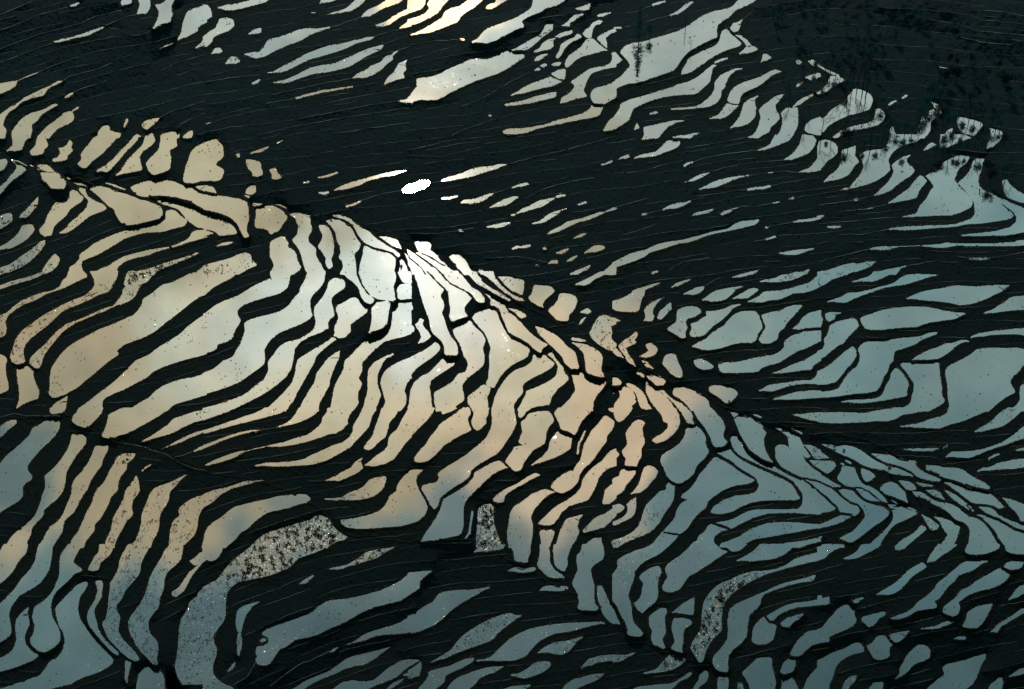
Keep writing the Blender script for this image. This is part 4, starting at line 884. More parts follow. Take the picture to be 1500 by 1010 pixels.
ribbons = []
for k, q, w in items:
    if k in 'PQ':
        x0, x1, y0, y1 = window(q, 14)
        if x1 <= x0 or y1 <= y0: continue
        X, Y = np.meshgrid(GX[x0:x1], GY[y0:y1])
        D = np.full(X.shape, 99.0); C = np.zeros(X.shape, bool)
        n = len(q)
        for i in range(n):
            a = q[i]; b = q[(i + 1) % n]
            if abs(a[0] - b[0]) + abs(a[1] - b[1]) < 1e-6: continue
            dd, _ = seg_dist(X, Y, a, b); D = np.minimum(D, dd)
            if a[1] != b[1]:
                C ^= ((a[1] > Y) != (b[1] > Y)) & (X < (b[0] - a[0]) * (Y - a[1]) / (b[1] - a[1]) + a[0])
        s = np.where(C, -D, D)
        SD[y0:y1, x0:x1] = np.minimum(SD[y0:y1, x0:x1], s)
        if k == 'Q': QM[y0:y1, x0:x1] |= C
    elif k == 'S' and w.max() >= 1.5:
        x0, x1, y0, y1 = window(q, 14)
        X, Y = np.meshgrid(GX[x0:x1], GY[y0:y1])
        for i in range(len(q) - 1):
            dd, t = seg_dist(X, Y, q[i], q[i + 1])
            s = dd - np.maximum(.5 * (w[i] * (1 - t) + w[i + 1] * t), .45)
            SD[y0:y1, x0:x1] = np.minimum(SD[y0:y1, x0:x1], s)
    elif k in 'SL':
        ribbons.append((q, w))
    elif k == 'C':
        x0, x1, y0, y1 = window(q, 14)
        X, Y = np.meshgrid(GX[x0:x1], GY[y0:y1])
        for i in range(len(q) - 1):
            dd, t = seg_dist(X, Y, q[i], q[i + 1])
            SD[y0:y1, x0:x1] = np.maximum(SD[y0:y1, x0:x1], -(dd - .5 * w[i]))

mx_ = SD.copy()                                     # broad banks give way a little to the water, thin dykes keep their width
for _ in range(4):
    p = np.pad(mx_, 1, mode='edge')
    mx_ = np.maximum.reduce([p[:-2, 1:-1], p[2:, 1:-1], p[1:-1, :-2], p[1:-1, 2:], mx_])
mn_ = SD.copy()
for _ in range(5):
    p = np.pad(mn_, 1, mode='edge')
    mn_ = np.minimum.reduce([p[:-2, 1:-1], p[2:, 1:-1], p[1:-1, :-2], p[1:-1, 2:], mn_])
SD = SD - .9 * np.clip((mx_ - 1.5) / 2.2, 0.05, 1) * np.clip((-mn_ - .8) / 3.5, .42, 1)
SD0 = SD.copy()
SD = SD + .55 * fade_noise(SD.shape, 2.2, 1) * (np.abs(SD) < 8) * (.35 + .65 * (fade_noise(SD.shape, 14, 3) > -.2)) \
        + .3 * fade_noise(SD.shape, 1.1, 2)
SD = np.where((SD0 < -1.4) & (SD > -.2), -.4, SD)
SD = np.where((SD0 > .7) & (SD < .2), .3, SD)


SD = np.pad(SD, MARG, mode='reflect'); QM = np.pad(QM, MARG, mode='reflect')   # the terraces go on past the survey
ny, nx = SD.shape
PX, PY = np.meshgrid((np.arange(nx) - MARG) * STEP, (np.arange(ny) - MARG) * STEP)
INFR = (PX >= 0) & (PX <= W) & (PY >= 0) & (PY <= H)

# ------------------------------------------------------------------ connected sheets of water
mask = SD < 0
parent = []
def find(a):
    while parent[a] != a:
        parent[a] = parent[parent[a]]; a = parent[a]
    return a
runs_prev = []; LAB = np.zeros(mask.shape, np.int32)
allruns = []
for j in range(ny):
    r = mask[j].astype(np.int8)
    d = np.diff(np.concatenate([[0], r, [0]]))
    st = np.nonzero(d == 1)[0]; en = np.nonzero(d == -1)[0]
    cur = []; pi = 0
    for s_, e_ in zip(st, en):
        idx = len(parent); parent.append(idx)
        for (ps, pe, pidx) in runs_prev:
            if ps < e_ and pe > s_:
                ra, rb = find(idx), find(pidx)
                if ra != rb: parent[ra] = rb
        cur.append((s_, e_, idx)); allruns.append((j, s_, e_, idx))
    runs_prev = cur
for j, s_, e_, idx in allruns: LAB[j, s_:e_] = find(idx) + 1
ids, inv, cnt = np.unique(LAB, return_inverse=True, return_counts=True)
inv = inv.reshape(LAB.shape)
ok = (cnt >= 5); ok[0] = False
remap = np.zeros(len(ids), np.int32); remap[ok] = np.arange(1, ok.sum() + 1)
LAB = remap[inv]
SD = np.where(mask & (LAB == 0), .5, SD)
mask = LAB > 0
NP = int(LAB.max())

# old dry ledges run across the broad dark slopes, roughly parallel to the paddies beside them
AN = np.array([  # x, y, rise of the ledges to the right
 [60, 60, -.24], [60, 330, -.30], [200, 180, -.22], [330, 60, -.20], [450, 170, -.13], [420, 240, -.16], [600, 200, -.13], [700, 60, -.22], [700, 230, -.14], [820, 150, -.13], [620, 320, -.10], [760, 340, -.14],
 [900, 260, -.16], [1000, 220, -.12], [1100, 300, -.11], [1000, 350, -.16], [1200, 320, -.08], [1350, 380, -.02], [1480, 400, -.02], [1130, 380, -.12], [1300, 640, .02], [1450, 680, -.08], [1250, 850, -.22], [1400, 900, -.2],
 [1000, 30, -.22], [1400, 30, .10], [1450, 130, .06], [600, 830, -.08], [560, 800, -.10], [750, 850, -.04], [480, 900, -.38], [600, 960, -.25], [420, 870, -.45], [850, 940, -.12], [450, 640, -.16], [100, 630, .1], [230, 420, -.35], [60, 430, -.4]])
rl = np.random.default_rng(77)
used = np.zeros(SD.shape, bool)
for q, w in ribbons:
    for i in range(len(q) - 1):
        for t in np.linspace(0, 1, 30):
            x_, y_ = q[i] * (1 - t) + q[i + 1] * t
            a_ = int(y_ / STEP + MARG); b_ = int(x_ / STEP + MARG)
            if 0 <= a_ < ny and 0 <= b_ < nx: used[max(a_ - 4, 0):a_ + 5, max(b_ - 2, 0):b_ + 3] = True
seeds = [(x, y) for x in np.arange(0, 1500, 45.0) for y in np.arange(4, 1010, 5.0)]
rl.shuffle(seeds)
for x0, y0 in seeds:
    a_ = int(y0 / STEP + MARG); b_ = int(x0 / STEP + MARG)
    if SD[a_, b_] < 5.5 or used[a_, b_]: continue
    halves = []
    for sgn in (1, -1):
        x_, y_ = x0, y0; pts_ = []
        for k_ in range(int(rl.uniform(10, 40))):
            wts = np.exp(-((AN[:, 0] - x_) ** 2 + (AN[:, 1] - y_) ** 2) / (2 * 75.0 ** 2)) + 1e-9
            sl_ = float((wts * AN[:, 2]).sum() / wts.sum()) + .07 * math.sin(x_ * .045 + y0 * .09) + rl.normal(0, .03)
            x_ += sgn * 6; y_ += sgn * 6 * sl_
            a_ = int(y_ / STEP + MARG); b_ = int(x_ / STEP + MARG)
            if not (0 <= a_ < ny and 0 <= b_ < nx) or SD[a_, b_] < 3.2 or used[a_, b_]: break
            pts_.append((x_, y_))
        halves.append(pts_)
    line = halves[1][::-1] + [(x0, y0)] + halves[0]
    if len(line) < 6: continue
    for (x_, y_) in line:
        a_ = int(y_ / STEP + MARG); b_ = int(x_ / STEP + MARG); used[max(a_ - 10, 0):a_ + 11, max(b_ - 3, 0):b_ + 4] = True
    ww_ = np.full(len(line), rl.uniform(.3, .5)); ww_[0] = ww_[-1] = .12
    ribbons.append((np.array(line), ww_))
# narrow ledges keep to one level each as well
LAB2 = LAB.copy(); NL = NP
for q, w in ribbons:
    NL += 1
    for i in range(len(q) - 1):
        n = max(2, int(np.hypot(*(q[i + 1] - q[i])) / STEP * 1.6))
        for t in np.linspace(0, 1, n):
            x_ = int((q[i][0] * (1 - t) + q[i + 1][0] * t) / STEP + MARG + .5); y_ = int((q[i][1] * (1 - t) + q[i + 1][1] * t) / STEP + MARG + .5)
            if 0 <= x_ < nx and 0 <= y_ < ny and LAB2[y_, x_] == 0: LAB2[y_, x_] = NL
# ------------------------------------------------------------------ a level for every sheet
def pair_equations(lab, gain):
    E = {}
    h_, w_ = lab.shape
    for i in range(0, w_, 3):
        c = lab[:, i]
        ch = np.nonzero(np.diff(c))[0]
        last = None; lasty = 0
        for y in ch:
            a, b = c[y], c[y + 1]
            if a > 0: last = a; lasty = y
            if b > 0 and last is not None and b != last:
                n = y - lasty
                if n * STEP < 230:
                    yp = (y - MARG) * STEP
                    th = DEP + math.atan((yp - 505) / F_PX)
                    be = .5 * th
                    dz = n * STEP * mpp(yp) * math.sin(be) / math.sin(th + be)
                    E.setdefault((last, b), []).append(dz)
    return E
E = pair_equations(LAB2, 1)
NP_, NP = NP, NL
A = np.zeros((NP, NP)); B = np.zeros(NP)
cy = np.zeros(NP); cx = np.zeros(NP); ar = np.zeros(NP)
yy, xx = np.nonzero(LAB2); ll = LAB2[yy, xx] - 1
np.add.at(cy, ll, yy); np.add.at(cx, ll, xx); np.add.at(ar, ll, 1)
ar = np.maximum(ar, 1); cy = (cy / ar - MARG) * STEP; cx = (cx / ar - MARG) * STEP
for (a, b), v in E.items():
    wt = min(len(v), 12); dz = max(float(np.mean(v)), .03); a -= 1; b -= 1
    A[a, a] += wt; A[b, b] += wt; A[a, b] -= wt; A[b, a] -= wt
    B[a] += wt * dz; B[b] -= wt * dz
prior = (505 - cy) * .055
A[np.arange(NP), np.arange(NP)] += .25; B += .25 * prior
Z = np.linalg.solve(A, B)
MUL = {}
for it in range(14):                                   # lean on the pairs that come out too steep or the wrong way
    A = np.eye(NP) * .03; B = .03 * prior
    for (a, b), v in E.items():
        dz = max(float(np.mean(v)), .03); a -= 1; b -= 1
        r_ = (Z[a] - Z[b]) / dz
        MUL[(a, b)] = MUL.get((a, b), 1.0) * (1.8 if (r_ > 1.4 or r_ < .1) else 1.0)
        wt = min(len(v), 12) * min(MUL[(a, b)], 400.0)
        A[a, a] += wt; A[b, b] += wt; A[a, b] -= wt; A[b, a] -= wt
        B[a] += wt * dz; B[b] -= wt * dz
    Z = np.linalg.solve(A, B)

for _ in range(3):                                    # a ledge never stands above or below everything round it
    nb = {}
    for (a, b) in E: nb.setdefault(a, []).append(Z[b - 1]); nb.setdefault(b, []).append(Z[a - 1])
    for l in range(NP_ + 1, NL + 1):
        if l in nb: Z[l - 1] = min(max(Z[l - 1], min(nb[l])), max(nb[l]))
LAB2[np.isin(LAB2, [l for l in range(NP_ + 1, NL + 1) if l not in nb])] = 0
NP = NP_
# ------------------------------------------------------------------ pad the lattice, then let the banks run between the levels
LABp = LAB; SDp = SD; Qp = QM
NYp, NXp = LABp.shape
Zl = np.concatenate([[0.0], Z])
hfix = Zl[LABp]; mk = LABp > 0

def solve(hf, m, iters=70):
    if min(hf.shape) < 24:
        h = np.where(m, hf, (hf * m).sum() / max(1, m.sum()))
    else:
        a, b = hf.shape
        a2, b2 = (a + 1) // 2, (b + 1) // 2
        HF = np.zeros((a2 * 2, b2 * 2)); M = np.zeros((a2 * 2, b2 * 2))
        HF[:a, :b] = hf * m; M[:a, :b] = m
        s = HF.reshape(a2, 2, b2, 2).sum((1, 3)); c = M.reshape(a2, 2, b2, 2).sum((1, 3))
        lo = solve(s / np.maximum(c, 1), c > 0, iters)
        up = np.repeat(np.repeat(lo, 2, 0), 2, 1)[:a, :b]
        h = np.where(m, hf, up)
    for _ in range(iters):
        p = np.pad(h, 1, mode='edge')
        n = (p[:-2, 1:-1] + p[2:, 1:-1] + p[1:-1, :-2] + p[1:-1, 2:]) * .25
        h = np.where(m, hf, n)
    return h
HT = solve(Zl[LAB2], LAB2 > 0)

def smooth(a, n):
    for _ in range(n):
        p = np.pad(a, 1, mode='edge')
        a = (p[:-2, 1:-1] + p[2:, 1:-1] + p[1:-1, :-2] + p[1:-1, 2:] + p[1:-1, 1:-1]) / 5
    return a

# nearest sheet (a terrace owns the slope that falls from it towards the viewer) -- also gives the level of the rim
cost = np.where(mk, 0.0, 1e6); own = LABp.copy()
for it in range(26):
    for (dy, dx, c) in ((1, 0, 1.0), (-1, 0, 3.2), (0, 1, 1.5), (0, -1, 1.5)):
        cs = np.full_like(cost, 1e6); os_ = np.zeros_like(own)
        ys = slice(max(dy, 0), NYp + min(dy, 0)); yt = slice(max(-dy, 0), NYp + min(-dy, 0))
        xs = slice(max(dx, 0), NXp + min(dx, 0)); xt = slice(max(-dx, 0), NXp + min(-dx, 0))
        cs[ys, xs] = cost[yt, xt] + c; os_[ys, xs] = own[yt, xt]
        b = cs < cost
        cost = np.where(b, cs, cost); own = np.where(b, os_, own)

M = mpp(PY)                                           # metres per pixel at each row
d = np.clip(SDp, 0, 30)
hi = HT.copy()
lab_hi = np.where(mk, hfix, -1e3)
for _ in range(3):                                    # highest water level within three cells
    p = np.pad(lab_hi, 1, mode='edge')
    lab_hi = np.maximum.reduce([p[:-2, 1:-1], p[2:, 1:-1], p[1:-1, :-2], p[1:-1, 2:], lab_hi])
rim = np.where(lab_hi > -500, lab_hi, HT)
k = np.clip(1 - (d - 1.2) / 3.0, 0, 1)                # 1 beside the water, 0 on the slope
land = np.maximum(HT, np.where((lab_hi > -500) & (rim - HT < 2.5), HT + (rim - HT) * k, HT))
THIN = np.pad(mn_, MARG, mode='reflect')
lip = np.clip(d / 1.4, 0, 1) * .19 * np.clip(-THIN / 4, .35, 1) * np.clip(1.25 - d / 9, .25, 1)
rough = .12 * fade_noise(d.shape, 3, 11) + .10 * fade_noise(d.shape, 1.3, 12) + .14 * fade_noise(d.shape, 17, 13) * np.clip((d - 6) / 12, 0, 1)
land = land + lip + rough * np.clip((d - .8) / 3, 0, 1) * np.clip(M / .25, .6, 2)
bed = hfix - np.clip(-SDp * .22, 0.02, .7)
# slopes are cut into small steps, as old dry terraces are
stp = 2.0 + .25 * fade_noise(d.shape, 60, 61)
q_ = land / stp + .35 * fade_noise(d.shape, 40, 62); fr = q_ - np.floor(q_)
stepped = land + stp * (np.clip((fr - .55) / .42, 0, 1) - fr)
land = land + (stepped - land) * np.clip((d - 5) / 5, 0, 1) * .0
HH = np.where(mk, bed, land)
wood = np.clip(((PX - 1150) * .38 - (PY - 60)) / 60.0, 0, 1) * (PX > 1100)   # wooded shoulder, upper right
HH = HH + wood * (.5 * fade_noise(d.shape, 9, 21) + .2 * fade_noise(d.shape, 4, 22)) * np.clip((d - 3) / 6, 0, 1)

P3 = place(PX, PY, HH)                                # every terrain vertex
vidx = np.arange(NYp * NXp).reshape(NYp, NXp)

def height_at(px, py):
    fx = np.clip(np.asarray(px) / STEP + MARG, 0, NXp - 1.01); fy = np.clip(np.asarray(py) / STEP + MARG, 0, NYp - 1.01)
    ix = fx.astype(int); iy = fy.astype(int); fx = fx - ix; fy = fy - iy
    return (HH[iy, ix] * (1 - fx) + HH[iy, ix + 1] * fx) * (1 - fy) + (HH[iy + 1, ix] * (1 - fx) + HH[iy + 1, ix + 1] * fx) * fy

# ------------------------------------------------------------------ mesh helpers
def link(o): COL.objects.link(o); return o

def mesh_from(name, verts, faces, mat, smooth_=False):
    me = bpy.data.meshes.new(name)
    verts = np.ascontiguousarray(verts, np.float32).reshape(-1, 3)
    faces = np.ascontiguousarray(faces, np.int32)
    n, s = faces.shape
    me.vertices.add(len(verts)); me.vertices.foreach_set('co', verts.ravel())
    me.loops.add(n * s); me.loops.foreach_set('vertex_index', faces.ravel())
    me.polygons.add(n)
    me.polygons.foreach_set('loop_start', np.arange(0, n * s, s, dtype=np.int32))
    me.polygons.foreach_set('loop_total', np.full(n, s, np.int32))
    if smooth_: me.polygons.foreach_set('use_smooth', np.ones(n, bool))
    me.update(calc_edges=True)
    me.materials.append(mat)
    return me

def obj(name, me, parent_=None):
    o = bpy.data.objects.new(name, me); link(o)
    if parent_ is not None: o.parent = parent_
    return o

def empty(name, loc):
    o = bpy.data.objects.new(name, None); o.location = loc; o.empty_display_size = .5
    return link(o)

def tag(o, label=None, cat=None, group=None, kind=None):
    if label: o['label'] = label
    if cat: o['category'] = cat
    if group: o['group'] = group
    if kind: o['kind'] = kind
    return o

# ------------------------------------------------------------------ materials
def newmat(name):
    m = bpy.data.materials.new(name); m.use_nodes = True
    nt = m.node_tree; nt.nodes.clear()
    return m, nt, nt.nodes.new('ShaderNodeOutputMaterial')

def earth_material(name, c1, c2, c3, scale=1.0, spec=.05):
    m, nt, out = newmat(name); N = nt.nodes; L = nt.links
    geo = N.new('ShaderNodeNewGeometry')
    n1 = N.new('ShaderNodeTexNoise'); n1.inputs['Scale'].default_value = .05 * scale; n1.inputs['Detail'].default_value = 6
    n2 = N.new('ShaderNodeTexNoise'); n2.inputs['Scale'].default_value = 1.1 * scale; n2.inputs['Detail'].default_value = 8; n2.inputs['Roughness'].default_value = .7
    L.new(geo.outputs['Position'], n1.inputs['Vector']); L.new(geo.outputs['Position'], n2.inputs['Vector'])
    r1 = N.new('ShaderNodeValToRGB'); r1.color_ramp.elements[0].position = .38; r1.color_ramp.elements[1].position = .62
    r1.color_ramp.elements[0].color = (*c1, 1); r1.color_ramp.elements[1].color = (*c2, 1)
    L.new(n1.outputs['Fac'], r1.inputs['Fac'])
    r2 = N.new('ShaderNodeValToRGB'); r2.color_ramp.elements[0].position = .48; r2.color_ramp.elements[1].position = .7
    L.new(n2.outputs['Fac'], r2.inputs['Fac'])
    mx = N.new('ShaderNodeMixRGB'); mx.inputs['Color2'].default_value = (*c3, 1)
    L.new(r2.outputs['Color'], mx.inputs['Fac']); L.new(r1.outputs['Color'], mx.inputs['Color1'])
    b = N.new('ShaderNodeBsdfPrincipled'); b.inputs['Roughness'].default_value = .95
    b.inputs['Specular IOR Level'].default_value = spec
    # distance haze put into the colour: far slopes bluer, near ones darker
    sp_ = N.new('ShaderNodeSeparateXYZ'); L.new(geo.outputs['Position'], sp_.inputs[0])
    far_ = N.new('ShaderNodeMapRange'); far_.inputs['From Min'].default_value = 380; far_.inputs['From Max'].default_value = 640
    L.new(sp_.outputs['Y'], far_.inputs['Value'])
    haze_tint = N.new('ShaderNodeMixRGB'); haze_tint.inputs['Color1'].default_value = (.66, .70, .64, 1); haze_tint.inputs['Color2'].default_value = (.52, 1.0, 1.08, 1)
    L.new(far_.outputs['Result'], haze_tint.inputs['Fac'])
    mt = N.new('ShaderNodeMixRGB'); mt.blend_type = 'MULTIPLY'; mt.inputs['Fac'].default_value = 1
    L.new(mx.outputs['Color'], mt.inputs['Color1']); L.new(haze_tint.outputs['Color'], mt.inputs['Color2'])
    L.new(mt.outputs['Color'], b.inputs['Base Color'])
    bp = N.new('ShaderNodeBump'); bp.inputs['Strength'].default_value = .6; bp.inputs['Distance'].default_value = .18
    L.new(n2.outputs['Fac'], bp.inputs['Height']); L.new(bp.outputs['Normal'], b.inputs['Normal'])
    L.new(b.outputs['BSDF'], out.inputs['Surface'])
    return m

def water_material():
    m, nt, out = newmat('paddy_water'); N = nt.nodes; L = nt.links
    geo = N.new('ShaderNodeNewGeometry')
    fine = N.new('ShaderNodeTexNoise'); fine.inputs['Scale'].default_value = 2.2; fine.inputs['Detail'].default_value = 5; fine.inputs['Roughness'].default_value = .62
    slow = N.new('ShaderNodeTexNoise'); slow.inputs['Scale'].default_value = .06; slow.inputs['Detail'].default_value = 4
    L.new(geo.outputs['Position'], fine.inputs['Vector']); L.new(geo.outputs['Position'], slow.inputs['Vector'])
    # sparse wavelets tilt the surface here and there
    vor = N.new('ShaderNodeTexVoronoi'); vor.inputs['Scale'].default_value = 1.7; vor.inputs['Randomness'].default_value = 1
    L.new(geo.outputs['Position'], vor.inputs['Vector'])
    dot = N.new('ShaderNodeMapRange'); dot.inputs['From Min'].default_value = .02; dot.inputs['From Max'].default_value = .24
    dot.inputs['To Min'].default_value = 1; dot.inputs['To Max'].default_value = 0
    L.new(vor.outputs['Distance'], dot.inputs['Value'])
    patch = N.new('ShaderNodeMapRange'); patch.inputs['From Min'].default_value = .50; patch.inputs['From Max'].default_value = .66
    L.new(slow.outputs['Fac'], patch.inputs['Value'])
    att = N.new('ShaderNodeAttribute'); att.attribute_type = 'OBJECT'; att.attribute_name = 'ruffled'
    mxp = N.new('ShaderNodeMath'); mxp.operation = 'MAXIMUM'
    L.new(patch.outputs['Result'], mxp.inputs[0]); L.new(att.outputs['Fac'], mxp.inputs[1])
    few = N.new('ShaderNodeSeparateColor'); L.new(vor.outputs['Color'], few.inputs[0])
    fw = N.new('ShaderNodeMapRange'); fw.inputs['From Min'].default_value = .72; fw.inputs['From Max'].default_value = 1
    L.new(few.outputs[0], fw.inputs['Value'])
    dm = N.new('ShaderNodeMath'); dm.operation = 'MULTIPLY'
    L.new(dot.outputs['Result'], dm.inputs[0]); L.new(fw.outputs['Result'], dm.inputs[1])
    ml = N.new('ShaderNodeMath'); ml.operation = 'MULTIPLY'
    L.new(dm.outputs['Value'], ml.inputs[0]); L.new(mxp.outputs['Value'], ml.inputs[1])
    b1 = N.new('ShaderNodeBump'); b1.inputs['Strength'].default_value = .012; b1.inputs['Distance'].default_value = .1
    L.new(fine.outputs['Fac'], b1.inputs['Height'])
    b2 = N.new('ShaderNodeBump'); b2.inputs['Strength'].default_value = .35; b2.inputs['Distance'].default_value = .25
    L.new(ml.outputs['Value'], b2.inputs['Height']); L.new(b1.outputs['Normal'], b2.inputs['Normal'])
    gl = N.new('ShaderNodeBsdfGlossy'); gl.inputs['Roughness'].default_value = .035; gl.inputs['Color'].default_value = (.95, .95, .95, 1)
    L.new(b2.outputs['Normal'], gl.inputs['Normal'])
    df = N.new('ShaderNodeBsdfDiffuse'); df.inputs['Color'].default_value = (.02, .03, .03, 1)
    rr = N.new('ShaderNodeMapRange'); rr.inputs['From Min'].default_value = .3; rr.inputs['From Max'].default_value = .7
    rr.inputs['To Min'].default_value = .80; rr.inputs['To Max'].default_value = .92
    L.new(slow.outputs['Fac'], rr.inputs['Value'])
    ms = N.new('ShaderNodeMixShader'); L.new(rr.outputs['Result'], ms.inputs['Fac'])
    L.new(df.outputs['BSDF'], ms.inputs[1]); L.new(gl.outputs['BSDF'], ms.inputs[2])
    L.new(ms.outputs['Shader'], out.inputs['Surface'])
    return m

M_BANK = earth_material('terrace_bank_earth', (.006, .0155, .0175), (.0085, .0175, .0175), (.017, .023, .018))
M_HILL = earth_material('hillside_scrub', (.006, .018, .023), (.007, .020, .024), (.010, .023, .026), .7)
M_PATH = earth_material('trodden_earth', (.018, .018, .014), (.03, .026, .018), (.05, .042, .028), 1)
M_STUB = earth_material('rice_stubble_straw', (.012, .014, .011), (.018, .017, .012), (.03, .026, .018), 3)
M_GLITTER = earth_material('pale_glitter_fleck', (.40, .38, .31), (.55, .50, .40), (.7, .66, .55), 3)
M_GRASS = earth_material('bank_grass', (.012, .018, .014), (.020, .022, .014), (.045, .035, .02), 2)
M_LEAF = earth_material('dark_leaves', (.05, .095, .10), (.055, .10, .10), (.06, .10, .10), .5)
M_RUST = earth_material('russet_leaves', (.018, .015, .011), (.026, .019, .013), (.032, .028, .02), 2)
M_BARK = earth_material('bark', (.014, .028, .030), (.018, .030, .030), (.025, .034, .032), 3)
M_WATER = water_material()
def grass_material():
    m, nt, out = newmat('backlit_grass'); N = nt.nodes; L = nt.links
    geo = N.new('ShaderNodeNewGeometry'); n1 = N.new('ShaderNodeTexNoise'); n1.inputs['Scale'].default_value = .25; n1.inputs['Detail'].default_value = 4
    L.new(geo.outputs['Position'], n1.inputs['Vector'])
    r = N.new('ShaderNodeValToRGB'); r.color_ramp.elements[0].position = .4; r.color_ramp.elements[1].position = .65
    r.color_ramp.elements[0].color = (.05, .035, .018, 1); r.color_ramp.elements[1].color = (.34, .21, .10, 1)
    L.new(n1.outputs['Fac'], r.inputs['Fac'])
    t = N.new('ShaderNodeBsdfTranslucent'); L.new(r.outputs['Color'], t.inputs['Color'])
    d_ = N.new('ShaderNodeBsdfDiffuse'); d_.inputs['Color'].default_value = (.018, .02, .014, 1)
    ms = N.new('ShaderNodeMixShader'); ms.inputs['Fac'].default_value = .7
    L.new(d_.outputs[0], ms.inputs[1]); L.new(t.outputs[0], ms.inputs[2]); L.new(ms.outputs[0], out.inputs['Surface'])
    return m
M_GRASS = grass_material()
def flake_material():  # glossy flakes made to sparkle like sun glitter
    m, nt, out = newmat('sun_glitter'); N = nt.nodes; L = nt.links
    g = N.new('ShaderNodeBsdfGlossy'); g.inputs['Roughness'].default_value = .42; g.inputs['Color'].default_value = (.62, .55, .42, 1)
    d_ = N.new('ShaderNodeBsdfDiffuse'); d_.inputs['Color'].default_value = (.35, .32, .24, 1)
    ms = N.new('ShaderNodeMixShader'); ms.inputs['Fac'].default_value = .5
    L.new(d_.outputs[0], ms.inputs[1]); L.new(g.outputs[0], ms.inputs[2]); L.new(ms.outputs[0], out.inputs['Surface'])
    return m
M_GLITTER = flake_material()
def ledge_material():
    m, nt, out = newmat('wet_mud'); N = nt.nodes; L = nt.links
    geo = N.new('ShaderNodeNewGeometry'); n1 = N.new('ShaderNodeTexNoise'); n1.inputs['Scale'].default_value = .12; n1.inputs['Detail'].default_value = 5
    L.new(geo.outputs['Position'], n1.inputs['Vector'])
    r = N.new('ShaderNodeMapRange'); r.inputs['From Min'].default_value = .42; r.inputs['From Max'].default_value = .72; r.inputs['To Min'].default_value = .12; r.inputs['To Max'].default_value = .9
    L.new(n1.outputs['Fac'], r.inputs['Value'])
    c_ = N.new('ShaderNodeMixRGB'); c_.inputs['Color1'].default_value = (.03, .045, .045, 1); c_.inputs['Color2'].default_value = (.26, .31, .29, 1)
    L.new(r.outputs['Result'], c_.inputs['Fac'])
    d_ = N.new('ShaderNodeBsdfDiffuse'); L.new(c_.outputs['Color'], d_.inputs['Color']); L.new(d_.outputs[0], out.inputs['Surface'])
    return m
M_LEDGE = ledge_material()

# ------------------------------------------------------------------ terrain cells sorted to their terrace
q00 = vidx[:-1, :-1]; q10 = vidx[:-1, 1:]; q11 = vidx[1:, 1:]; q01 = vidx[1:, :-1]
deep = (SDp < -2.6)
alld = deep[:-1, :-1] & deep[:-1, 1:] & deep[1:, 1:] & deep[1:, :-1]
cellown = np.where(cost < 13, own, 0)[:-1, :-1]
use = ~alld
quads = np.stack([q00[use], q01[use], q11[use], q10[use]], -1)
qown = cellown[use]

# the 300 largest sheets of water are things of their own, with a bank each
areas = np.bincount(LAB[INFR], minlength=NP + 1)[1:] * STEP * STEP
order = np.argsort(-areas)
thing_ids = set((order[:300] + 1).tolist())
P3f = P3.reshape(-1, 3)

def sub(verts_all, qs):
    u, i = np.unique(qs.ravel(), return_inverse=True)
    return verts_all[u], i.reshape(qs.shape)

def water_mesh(l, name, origin):
    z = Zl[l]
    inside = (LABp == l)
    ys, xs = np.nonzero(inside)
    y0, y1 = max(ys.min() - 2, 0), min(ys.max() + 3, NYp); x0, x1 = max(xs.min() - 2, 0), min(xs.max() + 3, NXp)
    s = inside[y0:y1, x0:x1]; other = mk[y0:y1, x0:x1] & ~s
    c = s[:-1, :-1] | s[1:, :-1] | s[:-1, 1:] | s[1:, 1:]
    g = c.copy()                       # one cell further, under the rim
    g[:, 1:] |= c[:, :-1]; g[:, :-1] |= c[:, 1:]; g[1:] |= c[:-1]; g[:-1] |= c[1:]
    o4 = other[:-1, :-1] | other[1:, :-1] | other[:-1, 1:] | other[1:, 1:]
    low = (HH[y0:y1, x0:x1] < z - .02) & ~s
    l4 = low[:-1, :-1] | low[1:, :-1] | low[:-1, 1:] | low[1:, 1:]
    g = (g & ~o4 & ~l4) | (c & ~o4)
    vs = []; n = 0
    for j in range(g.shape[0]):
        r = np.diff(np.concatenate([[0], g[j].astype(np.int8), [0]]))
        st = np.nonzero(r == 1)[0]; en = np.nonzero(r == -1)[0]
        for a, b in zip(st, en):
            ya = (y0 + j - MARG) * STEP; yb = ya + STEP
            xa = (x0 + a - MARG) * STEP; xb = (x0 + b - MARG) * STEP
            vs += [(xa, ya), (xa, yb), (xb, yb), (xb, ya)]
    vs = np.array(vs)
    V = place(vs[:, 0], vs[:, 1], z) - origin
    return mesh_from(name, V, np.arange(len(V)).reshape(-1, 4), M_WATER)
